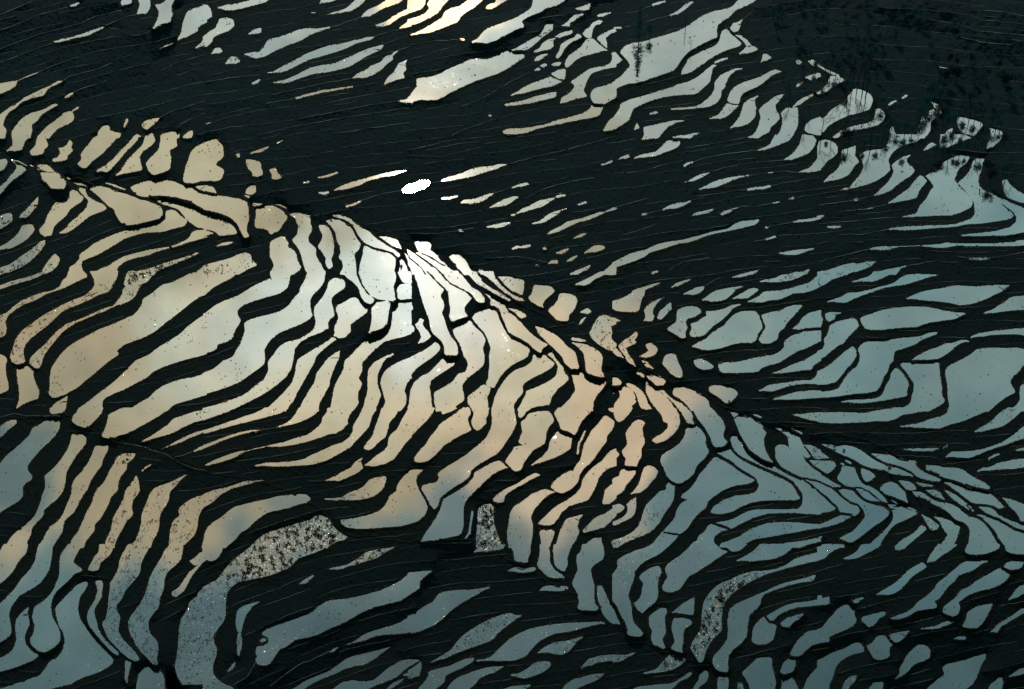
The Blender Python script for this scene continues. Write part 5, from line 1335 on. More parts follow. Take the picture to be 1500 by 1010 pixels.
# ------------------------------------------------------------------ words for every paddy
RIDGE = np.array([[0, 235], [100, 262], [230, 290], [330, 296], [480, 322], [600, 350], [700, 410], [850, 490], [1000, 565], [1100, 612], [1250, 640], [1500, 742]])
LOWER = np.array([[0, 612], [90, 606], [165, 643], [240, 665], [300, 690], [400, 712], [470, 745], [510, 785], [600, 792], [690, 790], [770, 830], [880, 890], [960, 960], [1030, 1010], [1500, 1400]])
def side(x, y):
    if y < np.interp(x, RIDGE[:, 0], RIDGE[:, 1]): return 'above the ridge path'
    if y < np.interp(x, LOWER[:, 0], LOWER[:, 1]): return 'below the ridge path'
    return 'below the lower path'
def tone(x, y):
    if x > 960 + .28 * (y - 430) or y > 760 + max(0, (x - 250) * .06) or (x > 900 and y < 430):
        return 'teal grey' if y > 330 or x < 1150 else 'blue grey'
    if abs(x - 600) < 60 and 250 < y < 380: return 'sun-dazzled'
    if y < 150 and x > 330: return 'silvery'
    if 330 < x < 760 and 300 < y < 520: return 'bright cream'
    if y > 520 and x > 480: return 'peach'
    if x < 110 and y < 480 and y > 230: return 'grey'
    return 'pale gold'
def spot(x, y):
    c = ['far left', 'left', 'left of centre', 'right of centre', 'right', 'far right'][min(5, int(x / 250))]
    r = ['top', 'upper', 'lower', 'bottom'][min(3, int(y / 252.5))]
    return r + ' ' + c
ORD = ['', 'second', 'third', 'fourth', 'fifth', 'sixth', 'seventh', 'eighth', 'ninth', 'tenth', 'eleventh', 'twelfth', 'thirteenth', 'fourteenth', 'fifteenth', 'sixteenth', 'seventeenth', 'eighteenth', 'nineteenth', 'twentieth']
info = {}
zones = {}
for l in sorted(thing_ids):
    ys, xs = np.nonzero((LAB == l) & INFR)
    if len(ys) == 0: continue
    px = (xs - MARG) * STEP; py = (ys - MARG) * STEP
    ar_ = len(px) * STEP * STEP
    cov = np.cov(np.stack([px, py])) + np.eye(2) * .3 if len(px) > 3 else np.eye(2)
    ev = np.sort(np.linalg.eigvalsh(cov)); el = math.sqrt(ev[1] / max(ev[0], .3))
    size = 'tiny' if ar_ < 130 else 'small' if ar_ < 550 else 'medium' if ar_ < 1700 else 'large' if ar_ < 5500 else 'huge'
    form = 'sliver' if el > 7.5 else 'long curving' if el > 3.8 else 'tapering' if el > 2.2 else 'broad'
    qf = QM[ys, xs].mean()
    tex = 'stubble-speckled' if qf > .5 else ''
    words = [size, 'sliver of' if form == 'sliver' else form, tone(px.mean(), py.mean()), tex]
    look = ' '.join(w for w in words if w)
    key = (look, spot(px.mean(), py.mean()), side(px.mean(), py.mean()))
    info[l] = (key, py.mean(), px.mean(), qf)
    zones.setdefault(key, []).append((py.mean(), l))
label_of = {}
for key, lst in zones.items():
    lst.sort()
    for i, (_, l) in enumerate(lst):
        look, sp, sd_ = key
        base = look + ' paddy at ' + sp + ', ' + sd_
        if len(lst) > 1: base = base.replace('stubble-speckled ', 'speckled ').replace('long curving', 'curving')
        if len(lst) > 1:
            base = ('topmost ' if i == 0 else 'bottommost ' if i == len(lst) - 1 else ORD[i] + '-highest ') + base
        label_of[l] = base

# ------------------------------------------------------------------ build the terraces
so = np.argsort(qown, kind='stable'); qs_sorted = quads[so]; ow_sorted = qown[so]
rest = []
loose_water = []
bounds = {}
u, first = np.unique(ow_sorted, return_index=True)
ends = np.append(first[1:], len(ow_sorted))
for a, s_, e_ in zip(u, first, ends): bounds[int(a)] = (s_, e_)
for l in range(1, NP + 1):
    if l in thing_ids and l in info:
        py, px = info[l][1], info[l][2]
        org = place(px, py, Zl[l])
        root = empty('flooded_paddy', Vector(org))
        tag(root, label_of[l], 'rice paddy', 'flooded rice paddies stepping down the valley side')
        wo = obj('water', water_mesh(l, 'water', org), root)
        wo['ruffled'] = float(.75 if info[l][3] > .4 else 0.0)
        if l in bounds:
            s_, e_ = bounds[l]
            V, Fq = sub(P3f, qs_sorted[s_:e_])
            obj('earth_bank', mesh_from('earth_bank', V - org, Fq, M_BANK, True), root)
    else:
        loose_water.append(l)
        if l in bounds: rest.append(qs_sorted[bounds[l][0]:bounds[l][1]])
if 0 in bounds: rest.append(qs_sorted[bounds[0][0]:bounds[0][1]])
V, Fq = sub(P3f, np.concatenate(rest))
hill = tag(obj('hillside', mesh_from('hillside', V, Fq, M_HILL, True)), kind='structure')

def merge_quads(name, mats_list):
    vs = []; 
    for m_ in mats_list:
        a = np.zeros(len(m_.vertices) * 3, np.float32); m_.vertices.foreach_get('co', a); vs.append(a.reshape(-1, 3)); bpy.data.meshes.remove(m_)
    V = np.concatenate(vs); return mesh_from(name, V, np.arange(len(V)).reshape(-1, 4), M_WATER)
zero = np.zeros(3)
lw = obj('puddle', merge_quads('puddle', [water_mesh(l, 'w', zero) for l in loose_water]))
tag(lw, 'scattered small pools and slivers of water between the larger terraces', 'pools', kind='stuff')

# ribbons of water seen along the narrowest ledges, draped on the slope
def drape(q, w, lift, extra=1.0, step=2.0):
    pts = [q[0]]; ws = [w[0]]
    for i in range(len(q) - 1):
        n = max(1, int(np.hypot(*(q[i + 1] - q[i])) / step))
        for j in range(1, n + 1):
            t = j / n; pts.append(q[i] * (1 - t) + q[i + 1] * t); ws.append(w[i] * (1 - t) + w[i + 1] * t)
    pts = np.array(pts); ws = np.array(ws) * extra
    if len(pts) > 6:                               # soften corners and let the line wander
        for _ in range(3):
            pts[1:-1] = .25 * pts[:-2] + .5 * pts[1:-1] + .25 * pts[2:]
        pts[:, 1] += np.convolve(rng.normal(0, .55, len(pts)), np.ones(4) / 4, 'same')
    tg = np.gradient(pts, axis=0); tg /= np.maximum(np.hypot(tg[:, 0], tg[:, 1]), 1e-6)[:, None]
    nr = np.stack([-tg[:, 1], tg[:, 0]], -1)
    a = pts + nr * ws[:, None] * .5; b = pts - nr * ws[:, None] * .5
    h = np.maximum(height_at(a[:, 0], a[:, 1]), height_at(b[:, 0], b[:, 1])) + lift
    A_ = place(a[:, 0], a[:, 1], h); B_ = place(b[:, 0], b[:, 1], h)
    V = np.empty((len(pts) * 2, 3)); V[0::2] = A_; V[1::2] = B_
    i = np.arange(len(pts) - 1)
    return V, np.stack([2 * i, 2 * i + 1, 2 * i + 3, 2 * i + 2], -1), ws
Vs = []; Fs = []; n0 = 0; Vd = []; Fd = []; n1 = 0
for q, w in ribbons:
    ww = np.array(w, float)
    V, F_, ws = drape(q, ww, .16)
    if w.max() < .8:                                # faint ledges
        keep = rng.random(len(F_)) < .97
        Vd.append(V); Fd.append(F_[keep] + n1); n1 += len(V); continue
    Vs.append(V); Fs.append(F_ + n0); n0 += len(V)
lg = obj('mud_ledge', mesh_from('mud_ledge', np.concatenate(Vd), np.concatenate(Fd), M_LEDGE))
tag(lg, 'faint damp mud ledges drawing thin lines across the dark terrace slopes', 'mud ledges', kind='stuff')
for a, b, c in tips:                                # water runs out into the pointed ends
    g_ = (a + b + c) / 3; m_ = (b + c) / 2
    lv = 0
    for p_ in (m_, g_, m_ * 1.5 - a * .5, b, c, b * 1.3 - a * .3, c * 1.3 - a * .3):
        y_ = int(round(p_[1] / STEP)) + MARG; x_ = int(round(p_[0] / STEP)) + MARG
        if 0 <= y_ < ny and 0 <= x_ < nx and LAB[y_, x_]: lv = LAB[y_, x_]; break
    if not lv: continue
    tri = np.array([a, b, m_, c]); hz_ = max(Zl[lv], float(np.max(height_at(tri[:, 0], tri[:, 1]))) if False else Zl[lv]) + .17
    hz_ = max(hz_, min(float(height_at(a[0], a[1])) + .1, Zl[lv] + 1.2))
    Vs.append(place(tri[:, 0], tri[:, 1], hz_)); Fs.append(np.array([[0, 1, 2, 3]]) + n0); n0 += 4
rb = obj('wet_ledge', mesh_from('wet_ledge', np.concatenate(Vs), np.concatenate(Fs), M_WATER))
tag(rb, 'thin glinting lines of water along the narrowest dark terrace ledges', 'water lines', kind='stuff')

# footpaths
PATHS = [RIDGE[:, :], LOWER[:-1, :]]
for pth in PATHS:
    q = pth.astype(float); 
    xs_ = np.arange(q[0, 0], q[-1, 0], 9.0); q = np.stack([xs_, np.interp(xs_, q[:, 0], q[:, 1])], -1)
    q[:, 1] += np.convolve(rng.normal(0, 3.2, len(q)), np.ones(3) / 3, 'same')
    V, F_, _ = drape(q, rng.uniform(.6, 2.6, len(q)), .10)
    tag(obj('path', mesh_from('path', V, F_, M_PATH, True)), kind='structure')

# ------------------------------------------------------------------ country beyond the surveyed lattice
loop = np.concatenate([vidx[0, :-1], vidx[:-1, -1], vidx[-1, ::-1][:-1], vidx[::-1, 0][:-1]])
Lp = P3f[loop]; cen = Lp.mean(0)
dirs = Lp[:, :2] - cen[:2]; dirs /= np.hypot(dirs[:, 0], dirs[:, 1])[:, None]
rings = [Lp]; zt = Lp[:, 2].mean()
for i, r in enumerate([2, 8, 20, 45, 90, 180, 400, 1200, 4000, 12000]):
    t = min(1, (i + 1) / 7)
    p = np.empty_like(Lp); p[:, :2] = Lp[:, :2] + dirs * r
    p[:, 2] = Lp[:, 2] * (1 - t) + zt * t - .2 + rng.uniform(-.3, .3, len(Lp)) * (1 if r < 100 else 6)
    rings.append(p)
V = np.concatenate(rings); n = len(Lp); i = np.arange(n); j = (i + 1) % n
F_ = np.concatenate([np.stack([k_ * n + i, k_ * n + j, (k_ + 1) * n + j, (k_ + 1) * n + i], -1) for k_ in range(len(rings) - 1)])
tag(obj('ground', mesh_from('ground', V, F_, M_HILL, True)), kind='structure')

# ------------------------------------------------------------------ tufts: stubble, glitter flakes, bank grass
def tufts(name, pts, hs, mat, blades, spread, wid, label, cat):
    n = len(pts); Vs = np.empty((n, blades, 3, 3), np.float32)
    r = np.random.default_rng(5)
    th = r.uniform(0, 2 * np.pi, (n, blades)); rad = r.uniform(0, spread, (n, blades)) * hs[:, None]
    bx = pts[:, None, 0] + np.cos(th) * rad; by = pts[:, None, 1] + np.sin(th) * rad; bz = np.broadcast_to(pts[:, None, 2], bx.shape)
    ph = r.uniform(0, 2 * np.pi, (n, blades)); w = wid * hs[:, None] * r.uniform(.6, 1.3, (n, blades))
    dx = np.cos(ph) * w; dy = np.sin(ph) * w
    tl = r.uniform(-.45, .45, (n, blades, 2)) * hs[:, None, None]
    hh = hs[:, None] * r.uniform(.6, 1.15, (n, blades))
    Vs[:, :, 0] = np.stack([bx - dx, by - dy, bz - .06], -1)
    Vs[:, :, 1] = np.stack([bx + dx, by + dy, bz - .06], -1)
    Vs[:, :, 2] = np.stack([bx + tl[..., 0], by + tl[..., 1], bz + hh], -1)
    V = Vs.reshape(-1, 3)
    o = obj(name, mesh_from(name, V, np.arange(len(V)).reshape(-1, 3), mat))
    tag(o, label, cat, kind='stuff'); return o

big = fade_noise(SD.shape, 7, 31); mid = fade_noise(SD.shape, 2.5, 32)
inn = (PX > -30) & (PX < W + 30) & (PY > -30) & (PY < H + 30)
prob = np.where(mk & QM & (SD < -.6), .04 + .9 * np.clip((fade_noise(SD.shape, 3.4, 34) + .5 * fade_noise(SD.shape, 1.7, 35) + .25 * big - .22) / .35, 0, 1), 0) * np.clip(1.0 + .6 * big, .2, 1.6)
dense = np.zeros(SD.shape)
for (cx_, cy_, r_) in [(425, 800, 55), (470, 775, 45), (375, 830, 40), (545, 812, 30), (715, 765, 45), (1040, 880, 40), (1020, 920, 40), (1070, 850, 30), (180, 670, 12), (225, 410, 30), (295, 615, 15), (990, 960, 20), (700, 803, 25)]:
    dense = np.maximum(dense, np.clip(1.4 - np.hypot(PX - cx_, PY - cy_) / r_, 0, 1))
prob *= .42 + .9 * dense
prob += np.where(mk & ~QM & (SD < -.8), .004 + .09 * np.clip(fade_noise(SD.shape, 22, 33) - .45, 0, 1), 0)
sel = (rng.random(SD.shape) < prob) & inn
ys, xs = np.nonzero(sel)
jx = PX[ys, xs] + rng.uniform(-.7, .7, len(ys)); jy = PY[ys, xs] + rng.uniform(-.7, .7, len(ys))
P = place(jx, jy, Zl[LAB[ys, xs]])
tufts('rice_stubble', P, mpp(jy) * rng.uniform(.6, 1.9, len(ys)) * (1 + .45 * dense[ys, xs]), M_STUB, 5, .8, .28,
      'dark tufts of rice stubble standing in the flooded paddies', 'stubble')
patch = np.clip(fade_noise(SD.shape, 26, 51) + .5 * fade_noise(SD.shape, 9, 52) - .12, 0, 1)
low = np.clip((PY - 520) / 120, 0, 1) * np.clip((PX - 20) / 100, 0, 1) * np.clip((1180 - PX) / 160, 0, 1)
upr = np.clip(1 - np.hypot((PX - 700) / 260, (PY - 95) / 110), 0, 1)
near = np.clip(1.6 - np.abs(SD + 1.2) / 1.2, 0, 1) * (LAB != np.roll(LAB, -2, 0))        # flakes set thicker on the near shore, for sparkle there
fp = np.where(mk & QM & (SD < -.6), .05 + .42 * dense * (mid > -.35), .0) + np.where(mk & (SD < -.8), .10 * np.clip(patch * 1.6 - .25, 0, 1) * (.8 * low + 1.4 * upr) + .16 * near * np.clip(low + .1, 0, 1) * (mid > .0), 0)
sel = (rng.random(SD.shape) < fp) & inn
ys, xs = np.nonzero(sel)
jx = PX[ys, xs] + rng.uniform(-.7, .7, len(ys)); jy = PY[ys, xs] + rng.uniform(-.7, .7, len(ys))
P = place(jx, jy, Zl[LAB[ys, xs]])
n_ = len(P); r5 = np.random.default_rng(55)
sz = mpp(jy) * rng.uniform(.22, .7, n_) * (1 + .5 * dense[ys, xs])
th = r5.uniform(0, 2 * np.pi, n_)[:, None] + np.array([0, 2.3, 4.1])[None, :] + r5.uniform(-.5, .5, (n_, 3))
Vt = np.stack([P[:, 0:1] + np.cos(th) * sz[:, None], P[:, 1:2] + np.sin(th) * sz[:, None] * r5.uniform(.5, 1.4, (n_, 1)), P[:, 2:3] + .05 + r5.uniform(-.22, .22, (n_, 3)) * sz[:, None]], -1).reshape(-1, 3)
tag(obj('glitter_flake', mesh_from('glitter_flake', Vt, np.arange(len(Vt)).reshape(-1, 3), M_GLITTER)), 'pale flakes added as sun glitter on the flooded paddies', 'glitter flakes', kind='stuff')  # flakes added to stand in for sun glitter on the water
edge = (SD > .15) & (SD < 2.4) & inn
sel = edge & (rng.random(SD.shape) < .30 * np.clip(.55 + fade_noise(SD.shape, 10, 41), 0.08, 1.3))
ys, xs = np.nonzero(sel)
P = np.stack([P3[ys, xs, 0], P3[ys, xs, 1], P3[ys, xs, 2]], -1)
tufts('grass', P, mpp(PY[ys, xs]) * rng.uniform(.6, 2.0, len(ys)) ** 1.2, M_GRASS, 5, .5, .22,
      'rough grass growing along the rims of the terrace banks', 'grass')
sel = (SD > 4) & inn & (rng.random(SD.shape) < .014 * np.clip(.3 + fade_noise(SD.shape, 14, 43), 0.02, 1.3))
ys, xs = np.nonzero(sel)
tufts('scrub', P3[ys, xs], mpp(PY[ys, xs]) * rng.uniform(.8, 2.2, len(ys)), M_LEAF, 7, .6, .25,
      'low scrub and weeds scattered over the dark terrace slopes', 'scrub')

# ------------------------------------------------------------------ trees
def crown_mesh(h, w, kind, seed):
    """many small leaf faces in uneven clumps"""
    r = np.random.default_rng(seed); tri = []
    if kind == 'spruce':
        levels = 11
        for i in range(levels):
            t = i / (levels - 1); rad = w * (1 - t) ** .8 * r.uniform(.75, 1.15) + .15
            for b in range(int(6 + 6 * (1 - t))):
                th = r.uniform(0, 6.283); L_ = rad * r.uniform(.6, 1.1)
                for s in np.arange(.2, 1.01, .13):
                    c = np.array([math.cos(th) * L_ * s, math.sin(th) * L_ * s, h * (.18 + .80 * t) - L_ * s * .28])
                    for _ in range(3): tri.append(c + r.normal(0, .12 * w ** .5, 3) + r.normal(0, .16, (3, 3)))
    else:
        for i in range(26):
            u = r.normal(0, 1, 3); u /= np.linalg.norm(u)
            u *= r.uniform(.1, 1.1); c = np.array([u[0] * w * .8, u[1] * w * .8, h * .63 + u[2] * h * .3])
            for _ in range(46): tri.append(c + r.normal(0, w * .17, 3) + r.normal(0, .17, (3, 3)))
    V = np.array(tri).reshape(-1, 3)
    return V
def limb(verts, faces, a, b, ra, rb, sides=5):
    a = np.array(a, float); b = np.array(b, float); d_ = b - a; d_ /= np.linalg.norm(d_) + 1e-9
    u_ = np.cross(d_, [0.3, .9, .1]); u_ /= np.linalg.norm(u_); v_ = np.cross(d_, u_)
    n = len(verts)
    for (c, r_) in ((a, ra), (b, rb)):
        for s in range(sides):
            t = 6.2832 * s / sides; verts.append(c + (u_ * math.cos(t) + v_ * math.sin(t)) * r_)
    for s in range(sides):
        faces.append((n + s, n + (s + 1) % sides, n + sides + (s + 1) % sides, n + sides + s))
def branch(verts, faces, p, d_, L_, r_, depth, rg):
    segs = 3
    for s in range(segs):
        q = p + d_ * L_ / segs; limb(verts, faces, p, q, r_, r_ * .8, 4 if depth else 6)
        p = q; r_ *= .8; d_ = d_ + np.array([rg.uniform(-.13, .13), rg.uniform(-.13, .13), .03]); d_ /= np.linalg.norm(d_)
        if depth < 4 and (s or depth):
            for _ in range(2 if depth < 3 else 3):
                th = rg.uniform(0, 6.28); side_ = np.array([math.cos(th), math.sin(th), rg.uniform(.1, .7)])
                nd = d_ * .7 + side_ * .75; nd /= np.linalg.norm(nd)
                branch(verts, faces, p, nd, L_ * rg.uniform(.42, .62), r_ * .55, depth + 1, rg)
def bare_mesh(h, seed):
    rg = random.Random(seed); v = []; f = []
    branch(v, f, np.zeros(3), np.array([0., 0, 1.]), h * .62, h * .016 + .04, 0, rg)
    V = np.array(v); V *= h / V[:, 2].max()
    return V, np.array(f)
protos = {}
def make_tree(kind, variant):
    kind0 = kind; kind = 'leafy' if kind == 'russet' else kind
    h, w = {'spruce': (13, 2.6), 'leafy': (9, 3.0), 'bare': (10, 3), 'pole': (11, 1)}[kind]
    w *= (1, .85, 1.15)[variant]
    v = []; f = []
    if kind == 'bare':
        V, F_ = bare_mesh(h, 3 + variant)
        return [('trunk', mesh_from('trunk', V, F_, M_BARK), None)]
    p = np.zeros(3); r_ = .2; rg = random.Random(variant)
    for i in range(6):
        q = p + np.array([rg.uniform(-.12, .12), rg.uniform(-.12, .12), h * .93 / 6]); limb(v, f, p, q, r_, r_ * .8, 7); p = q; r_ *= .8
    if kind == 'pole':
        for i in range(30):
            z = h * rg.uniform(.25, .98); th = rg.uniform(0, 6.28); L_ = rg.uniform(.5, 1.5) * (1.15 - z / h)
            a = np.array([0, 0, z]); b = a + np.array([math.cos(th) * L_, math.sin(th) * L_, rg.uniform(-.1, .7)])
            limb(v, f, a, b, .05, .015, 4)
            for _ in range(3):
                c = b + np.array([rg.uniform(-.4, .4), rg.uniform(-.4, .4), rg.uniform(-.1, .5)]); limb(v, f, (a + b) / 2, c, .025, .01, 3)
        return [('trunk', mesh_from('trunk', np.array(v), np.array(f), M_BARK), None)]
    for i in range(7):
        z = h * rg.uniform(.3, .7); th = rg.uniform(0, 6.28)
        limb(v, f, (0, 0, z), (math.cos(th) * w * .6, math.sin(th) * w * .6, z + h * .14), .09, .03, 5)
    V = crown_mesh(h, w, kind, 10 + variant)
    return [('trunk', mesh_from('trunk', np.array(v), np.array(f), M_BARK), None),
            ('crown', mesh_from('crown', V, np.arange(len(V)).reshape(-1, 3), M_RUST if kind0 == 'russet' else M_LEAF), None)]
def plant_tree(kind, variant, px, py, s, label, cat='tree', group=None, rot=None):
    key = (kind, variant)
    if key not in protos: protos[key] = make_tree(kind, variant)
    h = float(height_at(px, py))
    root = empty({'russet': 'russet_tree', 'spruce': 'spruce_tree', 'leafy': 'broadleaf_tree', 'bare': 'bare_tree', 'pole': 'bare_tree'}[kind], Vector(place(px, py, h)) - Vector((0, 0, .1)))
    root.scale = (s, s, s); root.rotation_euler = (0, 0, rot if rot is not None else random.uniform(0, 6.28))
    for nm, me, _ in protos[key]: obj(nm, me, root)
    tag(root, label, cat, group)
    return root
plant_tree('spruce', 2, 936, 62, 1.45, 'dark spruce reflected in the wide pool near the top of the slope', group='trees above the wide upper pool')
plant_tree('leafy', 1, 952, 56, .95, 'small bushy tree right beside the dark spruce above the wide pool', group='trees above the wide upper pool')
plant_tree('pole', 0, 1004, 41, .95, 'thin pole-like bare tree whose straight reflection crosses the wide pool', group='trees above the wide upper pool')
plant_tree('bare', 0, 1012, 72, .62, 'bare tree mirrored at the left tip of the second pool', group='trees above the wide upper pool')
plant_tree('bare', 1, 1156, 150, 1.15, 'tall bare tree mirrored in the narrow pool left of the wood', group='trees at the edge of the wood')
plant_tree('bare', 2, 1178, 192, .95, 'bare tree mirrored in the steep pool below the wood corner', group='trees at the edge of the wood')
plant_tree('bare', 0, 1186, 168, .8, 'spreading bare tree above the oval pool left of the wood', group='trees at the edge of the wood')
rt = random.Random(12)
wline = np.array([[1168, 78], [1200, 96], [1240, 116], [1262, 126], [1300, 136], [1345, 142], [1385, 150], [1405, 168], [1445, 178], [1470, 190], [1497, 205]])
WORD = {'bare': 'leafless tree', 'leafy': 'dark bushy tree', 'spruce': 'dark pointed spruce', 'pole': 'thin pole-like bare tree'}
SHORE = [  # along the shore of the pools under the wood, each mirrored in the pool below it
 ('bare', 1234, 131, 1.0), ('bare', 1243, 128, 1.1), ('pole', 1249, 127, 1.0), ('bare', 1256, 128, .95), ('bare', 1264, 131, 1.0), ('pole', 1270, 134, .9), ('leafy', 1238, 136, .5),
 ('leafy', 1209, 107, .55), ('bare', 1216, 110, .7), ('leafy', 1224, 112, .5), ('bare', 1231, 114, .6), ('leafy', 1206, 128, .4),
 ('bare', 1283, 159, .7), ('leafy', 1291, 159, .5), ('bare', 1262, 183, .45), ('bare', 1276, 180, .4), ('leafy', 1240, 187, .35),
 ('leafy', 1362, 148, .55), ('bare', 1368, 147, .7), ('leafy', 1376, 153, .5), ('leafy', 1354, 164, .6), ('leafy', 1347, 176, .55), ('bare', 1358, 158, .7),
 ('bare', 1405, 170, .7), ('leafy', 1412, 172, .45), ('bare', 1420, 174, .75), ('leafy', 1428, 176, .55), ('bare', 1437, 180, .6),
 ('leafy', 1452, 188, .5), ('bare', 1459, 189, .6), ('leafy', 1465, 192, .45), ('leafy', 1386, 191, .5), ('leafy', 1396, 188, .45), ('bare', 1378, 196, .6), ('leafy', 1408, 198, .4),
 ('leafy', 1370, 231, .45), ('leafy', 1380, 230, .55), ('bare', 1390, 228, .6), ('leafy', 1398, 226, .5), ('leafy', 1406, 225, .55), ('leafy', 1415, 224, .45),
 ('bare', 1432, 222, .7), ('leafy', 1438, 224, .45), ('leafy', 1302, 191, .55), ('leafy', 1314, 196, .55), ('bare', 1308, 198, .6), ('leafy', 1325, 198, .45), ('leafy', 1336, 199, .5), ('bare', 1346, 197, .6),
 ('leafy', 1265, 220, .42), ('bare', 1275, 219, .7), ('leafy', 1284, 217, .5), ('bare', 1292, 213, .65), ('leafy', 1299, 208, .45), ('russet', 1237, 214, .55), ('bare', 1243, 212, .6),
 ('bare', 1203, 201, .75), ('leafy', 1211, 202, .4), ('bare', 1218, 202, .75), ('leafy', 1322, 228, .35), ('bare', 1473, 262, .55), ('bare', 1483, 268, .5), ('leafy', 1468, 260, .4), ('russet', 1449, 272, .5),
 ('bare', 1170, 88, .5), ('leafy', 1187, 88, .4), ('leafy', 1194, 106, .4), ('leafy', 1176, 110, .35)]
WORD['russet'] = 'russet-leaved tree'
for kd, x, y, s in SHORE:
    plant_tree(kd, rt.randrange(3), x, y - 1, s * (1.5 if kd in ('bare', 'pole') else 1.6) * rt.uniform(.75, 1.35), WORD[kd] + ' on the pool banks under the wood, mirrored in the water', group='trees on the banks under the wood, ' + kd)
for (x, y, sc_) in [(1302, 692, .34), (1222, 658, .22), (1236, 663, .2), (1346, 733, .22), (1360, 739, .24), (1374, 747, .2), (1316, 700, .2), (382, 343, .28), (470, 318, .3), (484, 312, .26), (1214, 641, .26), (905, 505, .22), (938, 520, .2), (1188, 628, .2), (1068, 592, .2)]:
    sh = plant_tree('leafy', rt.randrange(3), x, y, sc_, 'dark rounded shrub growing on the diagonal ridge between the paddies', 'shrub', 'shrubs along the diagonal ridge')
    sh.name = 'shrub'
for i in range(90):
    x = rt.uniform(1130, 1500); y = np.interp(x, wline[:, 0], wline[:, 1]) - rt.uniform(8, 125)
    if y < 3: continue
    kd = rt.choice(['leafy', 'leafy', 'leafy', 'bare']) if not (x > 1380 and y > 70) else rt.choice(['russet', 'leafy', 'bare'])
    plant_tree(kd, rt.randrange(3), x, y, rt.uniform(.5, .95), WORD[kd] + ' inside the shadowed wood at top right', group='trees inside the wood, ' + kd)

# ------------------------------------------------------------------ camera
cam = bpy.data.cameras.new('camera'); co = bpy.data.objects.new('camera', cam); link(co)
cam.sensor_width = 36; cam.lens = 36 * F_PX / 1500.0; cam.clip_start = 1; cam.clip_end = 50000
co.location = (0, 0, CAM_H); co.rotation_euler = (math.pi / 2 - DEP, 0, 0)
scene.camera = co

# ------------------------------------------------------------------ sun and sky
def mirrored(px, py):
    dx, dy, dz = ray(px, py); v = Vector((float(dx), float(dy), -float(dz))); return v.normalized()
SUN = mirrored(612, 270)
sl = bpy.data.lights.new('sun', 'SUN'); sl.energy = SUN_E; sl.angle = math.radians(.53); sl.color = (1, .9, .78)
sob = bpy.data.objects.new('sun', sl); link(sob); sob.rotation_euler = SUN.to_track_quat('Z', 'Y').to_euler()

wd = bpy.data.worlds.new('World'); scene.world = wd; wd.use_nodes = True
nt = wd.node_tree; N = nt.nodes; L = nt.links; N.clear()
wout = N.new('ShaderNodeOutputWorld'); bg = N.new('ShaderNodeBackground'); L.new(bg.outputs[0], wout.inputs['Surface'])
sky = N.new('ShaderNodeTexSky'); sky.sky_type = 'NISHITA'; sky.sun_disc = False
sky.sun_elevation = math.asin(SUN.z); sky.sun_rotation = math.atan2(SUN.x, SUN.y); sky.dust_density = 3
tc = N.new('ShaderNodeTexCoord')
nz = N.new('ShaderNodeTexNoise'); nz.inputs['Scale'].default_value = 12; nz.inputs['Detail'].default_value = 7; nz.inputs['Roughness'].default_value = .55
L.new(tc.outputs['Generated'], nz.inputs['Vector'])
def vmath(op, a, b=None):
    n_ = N.new('ShaderNodeVectorMath'); n_.operation = op
    for i, v in enumerate((a, b)):
        if v is None: continue
        if isinstance(v, (tuple, Vector)): n_.inputs[i].default_value = tuple(v)
        else: L.new(v, n_.inputs[i])
    return n_.outputs['Value'] if op in ('DISTANCE', 'LENGTH', 'DOT_PRODUCT') else n_.outputs['Vector']
def smath(op, a, b=None):
    n_ = N.new('ShaderNodeMath'); n_.operation = op
    for i, v in enumerate((a, b)):
        if v is None: continue
        if isinstance(v, (int, float)): n_.inputs[i].default_value = v
        else: L.new(v, n_.inputs[i])
    return n_.outputs[0]
warp = vmath('MULTIPLY', vmath('SUBTRACT', nz.outputs['Color'], (.5, .5, .5)), (.16, .16, .16))
dirn = vmath('ADD', tc.outputs['Generated'], warp)
nw = N.new('ShaderNodeTexNoise'); nw.inputs['Scale'].default_value = 26; nw.inputs['Detail'].default_value = 8; nw.inputs['Roughness'].default_value = .6
L.new(tc.outputs['Generated'], nw.inputs['Vector'])
wisp = smath('MULTIPLY', smath('SUBTRACT', nw.outputs['Fac'], .5), .75)
def ramp(fac, stops, interp='LINEAR'):
    r = N.new('ShaderNodeValToRGB'); r.color_ramp.interpolation = interp
    while len(r.color_ramp.elements) < len(stops): r.color_ramp.elements.new(.5)
    for e, (p, c) in zip(r.color_ramp.elements, stops): e.position = p; e.color = (*c, 1)
    L.new(fac, r.inputs['Fac']); return r.outputs['Color']
def mix(f, a, b, mode='MIX'):
    n_ = N.new('ShaderNodeMixRGB'); n_.blend_type = mode
    if isinstance(f, (int, float)): n_.inputs['Fac'].default_value = f
    else: L.new(f, n_.inputs['Fac'])
    for s_, v in (('Color1', a), ('Color2', b)):
        if isinstance(v, tuple): n_.inputs[s_].default_value = (*v, 1)
        else: L.new(v, n_.inputs[s_])
    return n_.outputs['Color']
sep = N.new('ShaderNodeSeparateXYZ'); L.new(dirn, sep.inputs[0])
def zr(py): return mirrored(750, py).z
base = ramp(sep.outputs['Z'], [(0, (.16, .26, .25)), (zr(0), (.335, .44, .41)), (zr(300), (.175, .30, .29)), (zr(505), (.165, .28, .275)), (zr(760), (.076, .165, .178)), (min(zr(1010), .99), (.032, .082, .092))])
nish = vmath('MULTIPLY', sky.outputs['Color'], (.08, .08, .08))
col = mix(.06, base, nish)
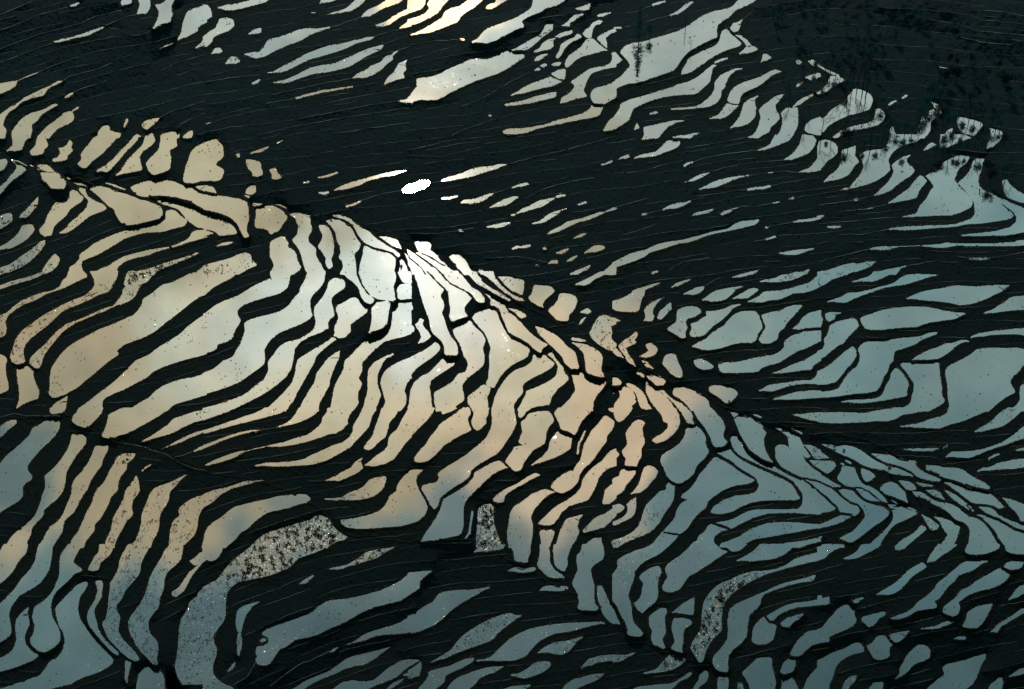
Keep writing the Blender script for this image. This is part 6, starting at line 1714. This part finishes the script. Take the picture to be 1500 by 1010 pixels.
def blob(px, py, rx, ry, rot, inner=.55, warped=True):
    """0..1 mask of a cloud or added glare spot centred on the given direction; rx, ry are angular half sizes"""
    c = mirrored(px, py)
    e = c.cross(Vector((0, 0, 1))).normalized(); n__ = e.cross(c).normalized()
    a = math.radians(rot); e2 = e * math.cos(a) + n__ * math.sin(a); n2 = -e * math.sin(a) + n__ * math.cos(a)
    dv = vmath('SUBTRACT', dirn if warped else tc.outputs['Generated'], c)
    u_ = smath('DIVIDE', vmath('DOT_PRODUCT', dv, e2), rx / F_PX); v_ = smath('DIVIDE', vmath('DOT_PRODUCT', dv, n2), ry / F_PX)
    rr_ = smath('SQRT', smath('ADD', smath('MULTIPLY', u_, u_), smath('MULTIPLY', v_, v_)))
    m_ = N.new('ShaderNodeMapRange'); m_.interpolation_type = 'SMOOTHSTEP'
    m_.inputs['From Min'].default_value = inner; m_.inputs['From Max'].default_value = 1.0
    rr_ = smath('ADD', rr_, wisp)
    m_.inputs['To Min'].default_value = 1; m_.inputs['To Max'].default_value = 0
    L.new(rr_, m_.inputs['Value']); return m_.outputs['Result']
for (px, py, rx, ry, rot, inner, f, c) in CLOUDS_AND_GLARE:
    m_ = blob(px, py, rx, ry, rot, inner)
    col = mix(smath('MULTIPLY', m_, f), col, c)
# thinner, greyer gaps and creamier banks inside the cloud
ng = N.new('ShaderNodeTexNoise'); ng.inputs['Scale'].default_value = 13; ng.inputs['Detail'].default_value = 7; ng.inputs['Roughness'].default_value = .55
L.new(vmath('ADD', dirn, (3.1, 1.7, .4)), ng.inputs['Vector'])
gp = N.new('ShaderNodeMapRange'); gp.inputs['From Min'].default_value = .48; gp.inputs['From Max'].default_value = .68; L.new(ng.outputs['Fac'], gp.inputs['Value'])
col = mix(smath('MULTIPLY', gp.outputs['Result'], .65), col, mix(1.0, col, (.60, .82, .90), 'MULTIPLY'))
gc = N.new('ShaderNodeMapRange'); gc.inputs['From Min'].default_value = .50; gc.inputs['From Max'].default_value = .30; L.new(ng.outputs['Fac'], gc.inputs['Value'])
col = mix(smath('MULTIPLY', gc.outputs['Result'], .6), col, mix(1.0, col, (1.18, 1.16, 1.08), 'MULTIPLY'))
# brightness broken up by thin cloud
nz2 = N.new('ShaderNodeTexNoise'); nz2.inputs['Scale'].default_value = 14; nz2.inputs['Detail'].default_value = 6
L.new(dirn, nz2.inputs['Vector'])
br = N.new('ShaderNodeMapRange'); br.inputs['From Min'].default_value = .3; br.inputs['From Max'].default_value = .7
br.inputs['To Min'].default_value = .84; br.inputs['To Max'].default_value = 1.14; L.new(nz2.outputs['Fac'], br.inputs['Value'])
col = vmath('MULTIPLY', col, (1, 1, 1)) if False else mix(1.0, col, br.outputs['Result'], 'MULTIPLY')
# aureole round the sun
ang = smath('ARCCOSINE', vmath('DOT_PRODUCT', tc.outputs['Generated'], SUN))
for (k_, c) in AUREOLE:
    g = smath('POWER', 2.71828, smath('MULTIPLY', ang, -1.0 / math.radians(k_)))
    col = mix(g, col, c, 'ADD')
L.new(col, bg.inputs['Color']); bg.inputs['Strength'].default_value = 1.0

scene.render.engine = 'CYCLES'
scene.view_settings.view_transform = 'Standard'; scene.view_settings.look = 'None'
scene.view_settings.exposure = 0; scene.view_settings.gamma = 1
scene.cycles.max_bounces = 5; scene.cycles.glossy_bounces = 3; scene.cycles.diffuse_bounces = 2
scene.cycles.sample_clamp_indirect = 10
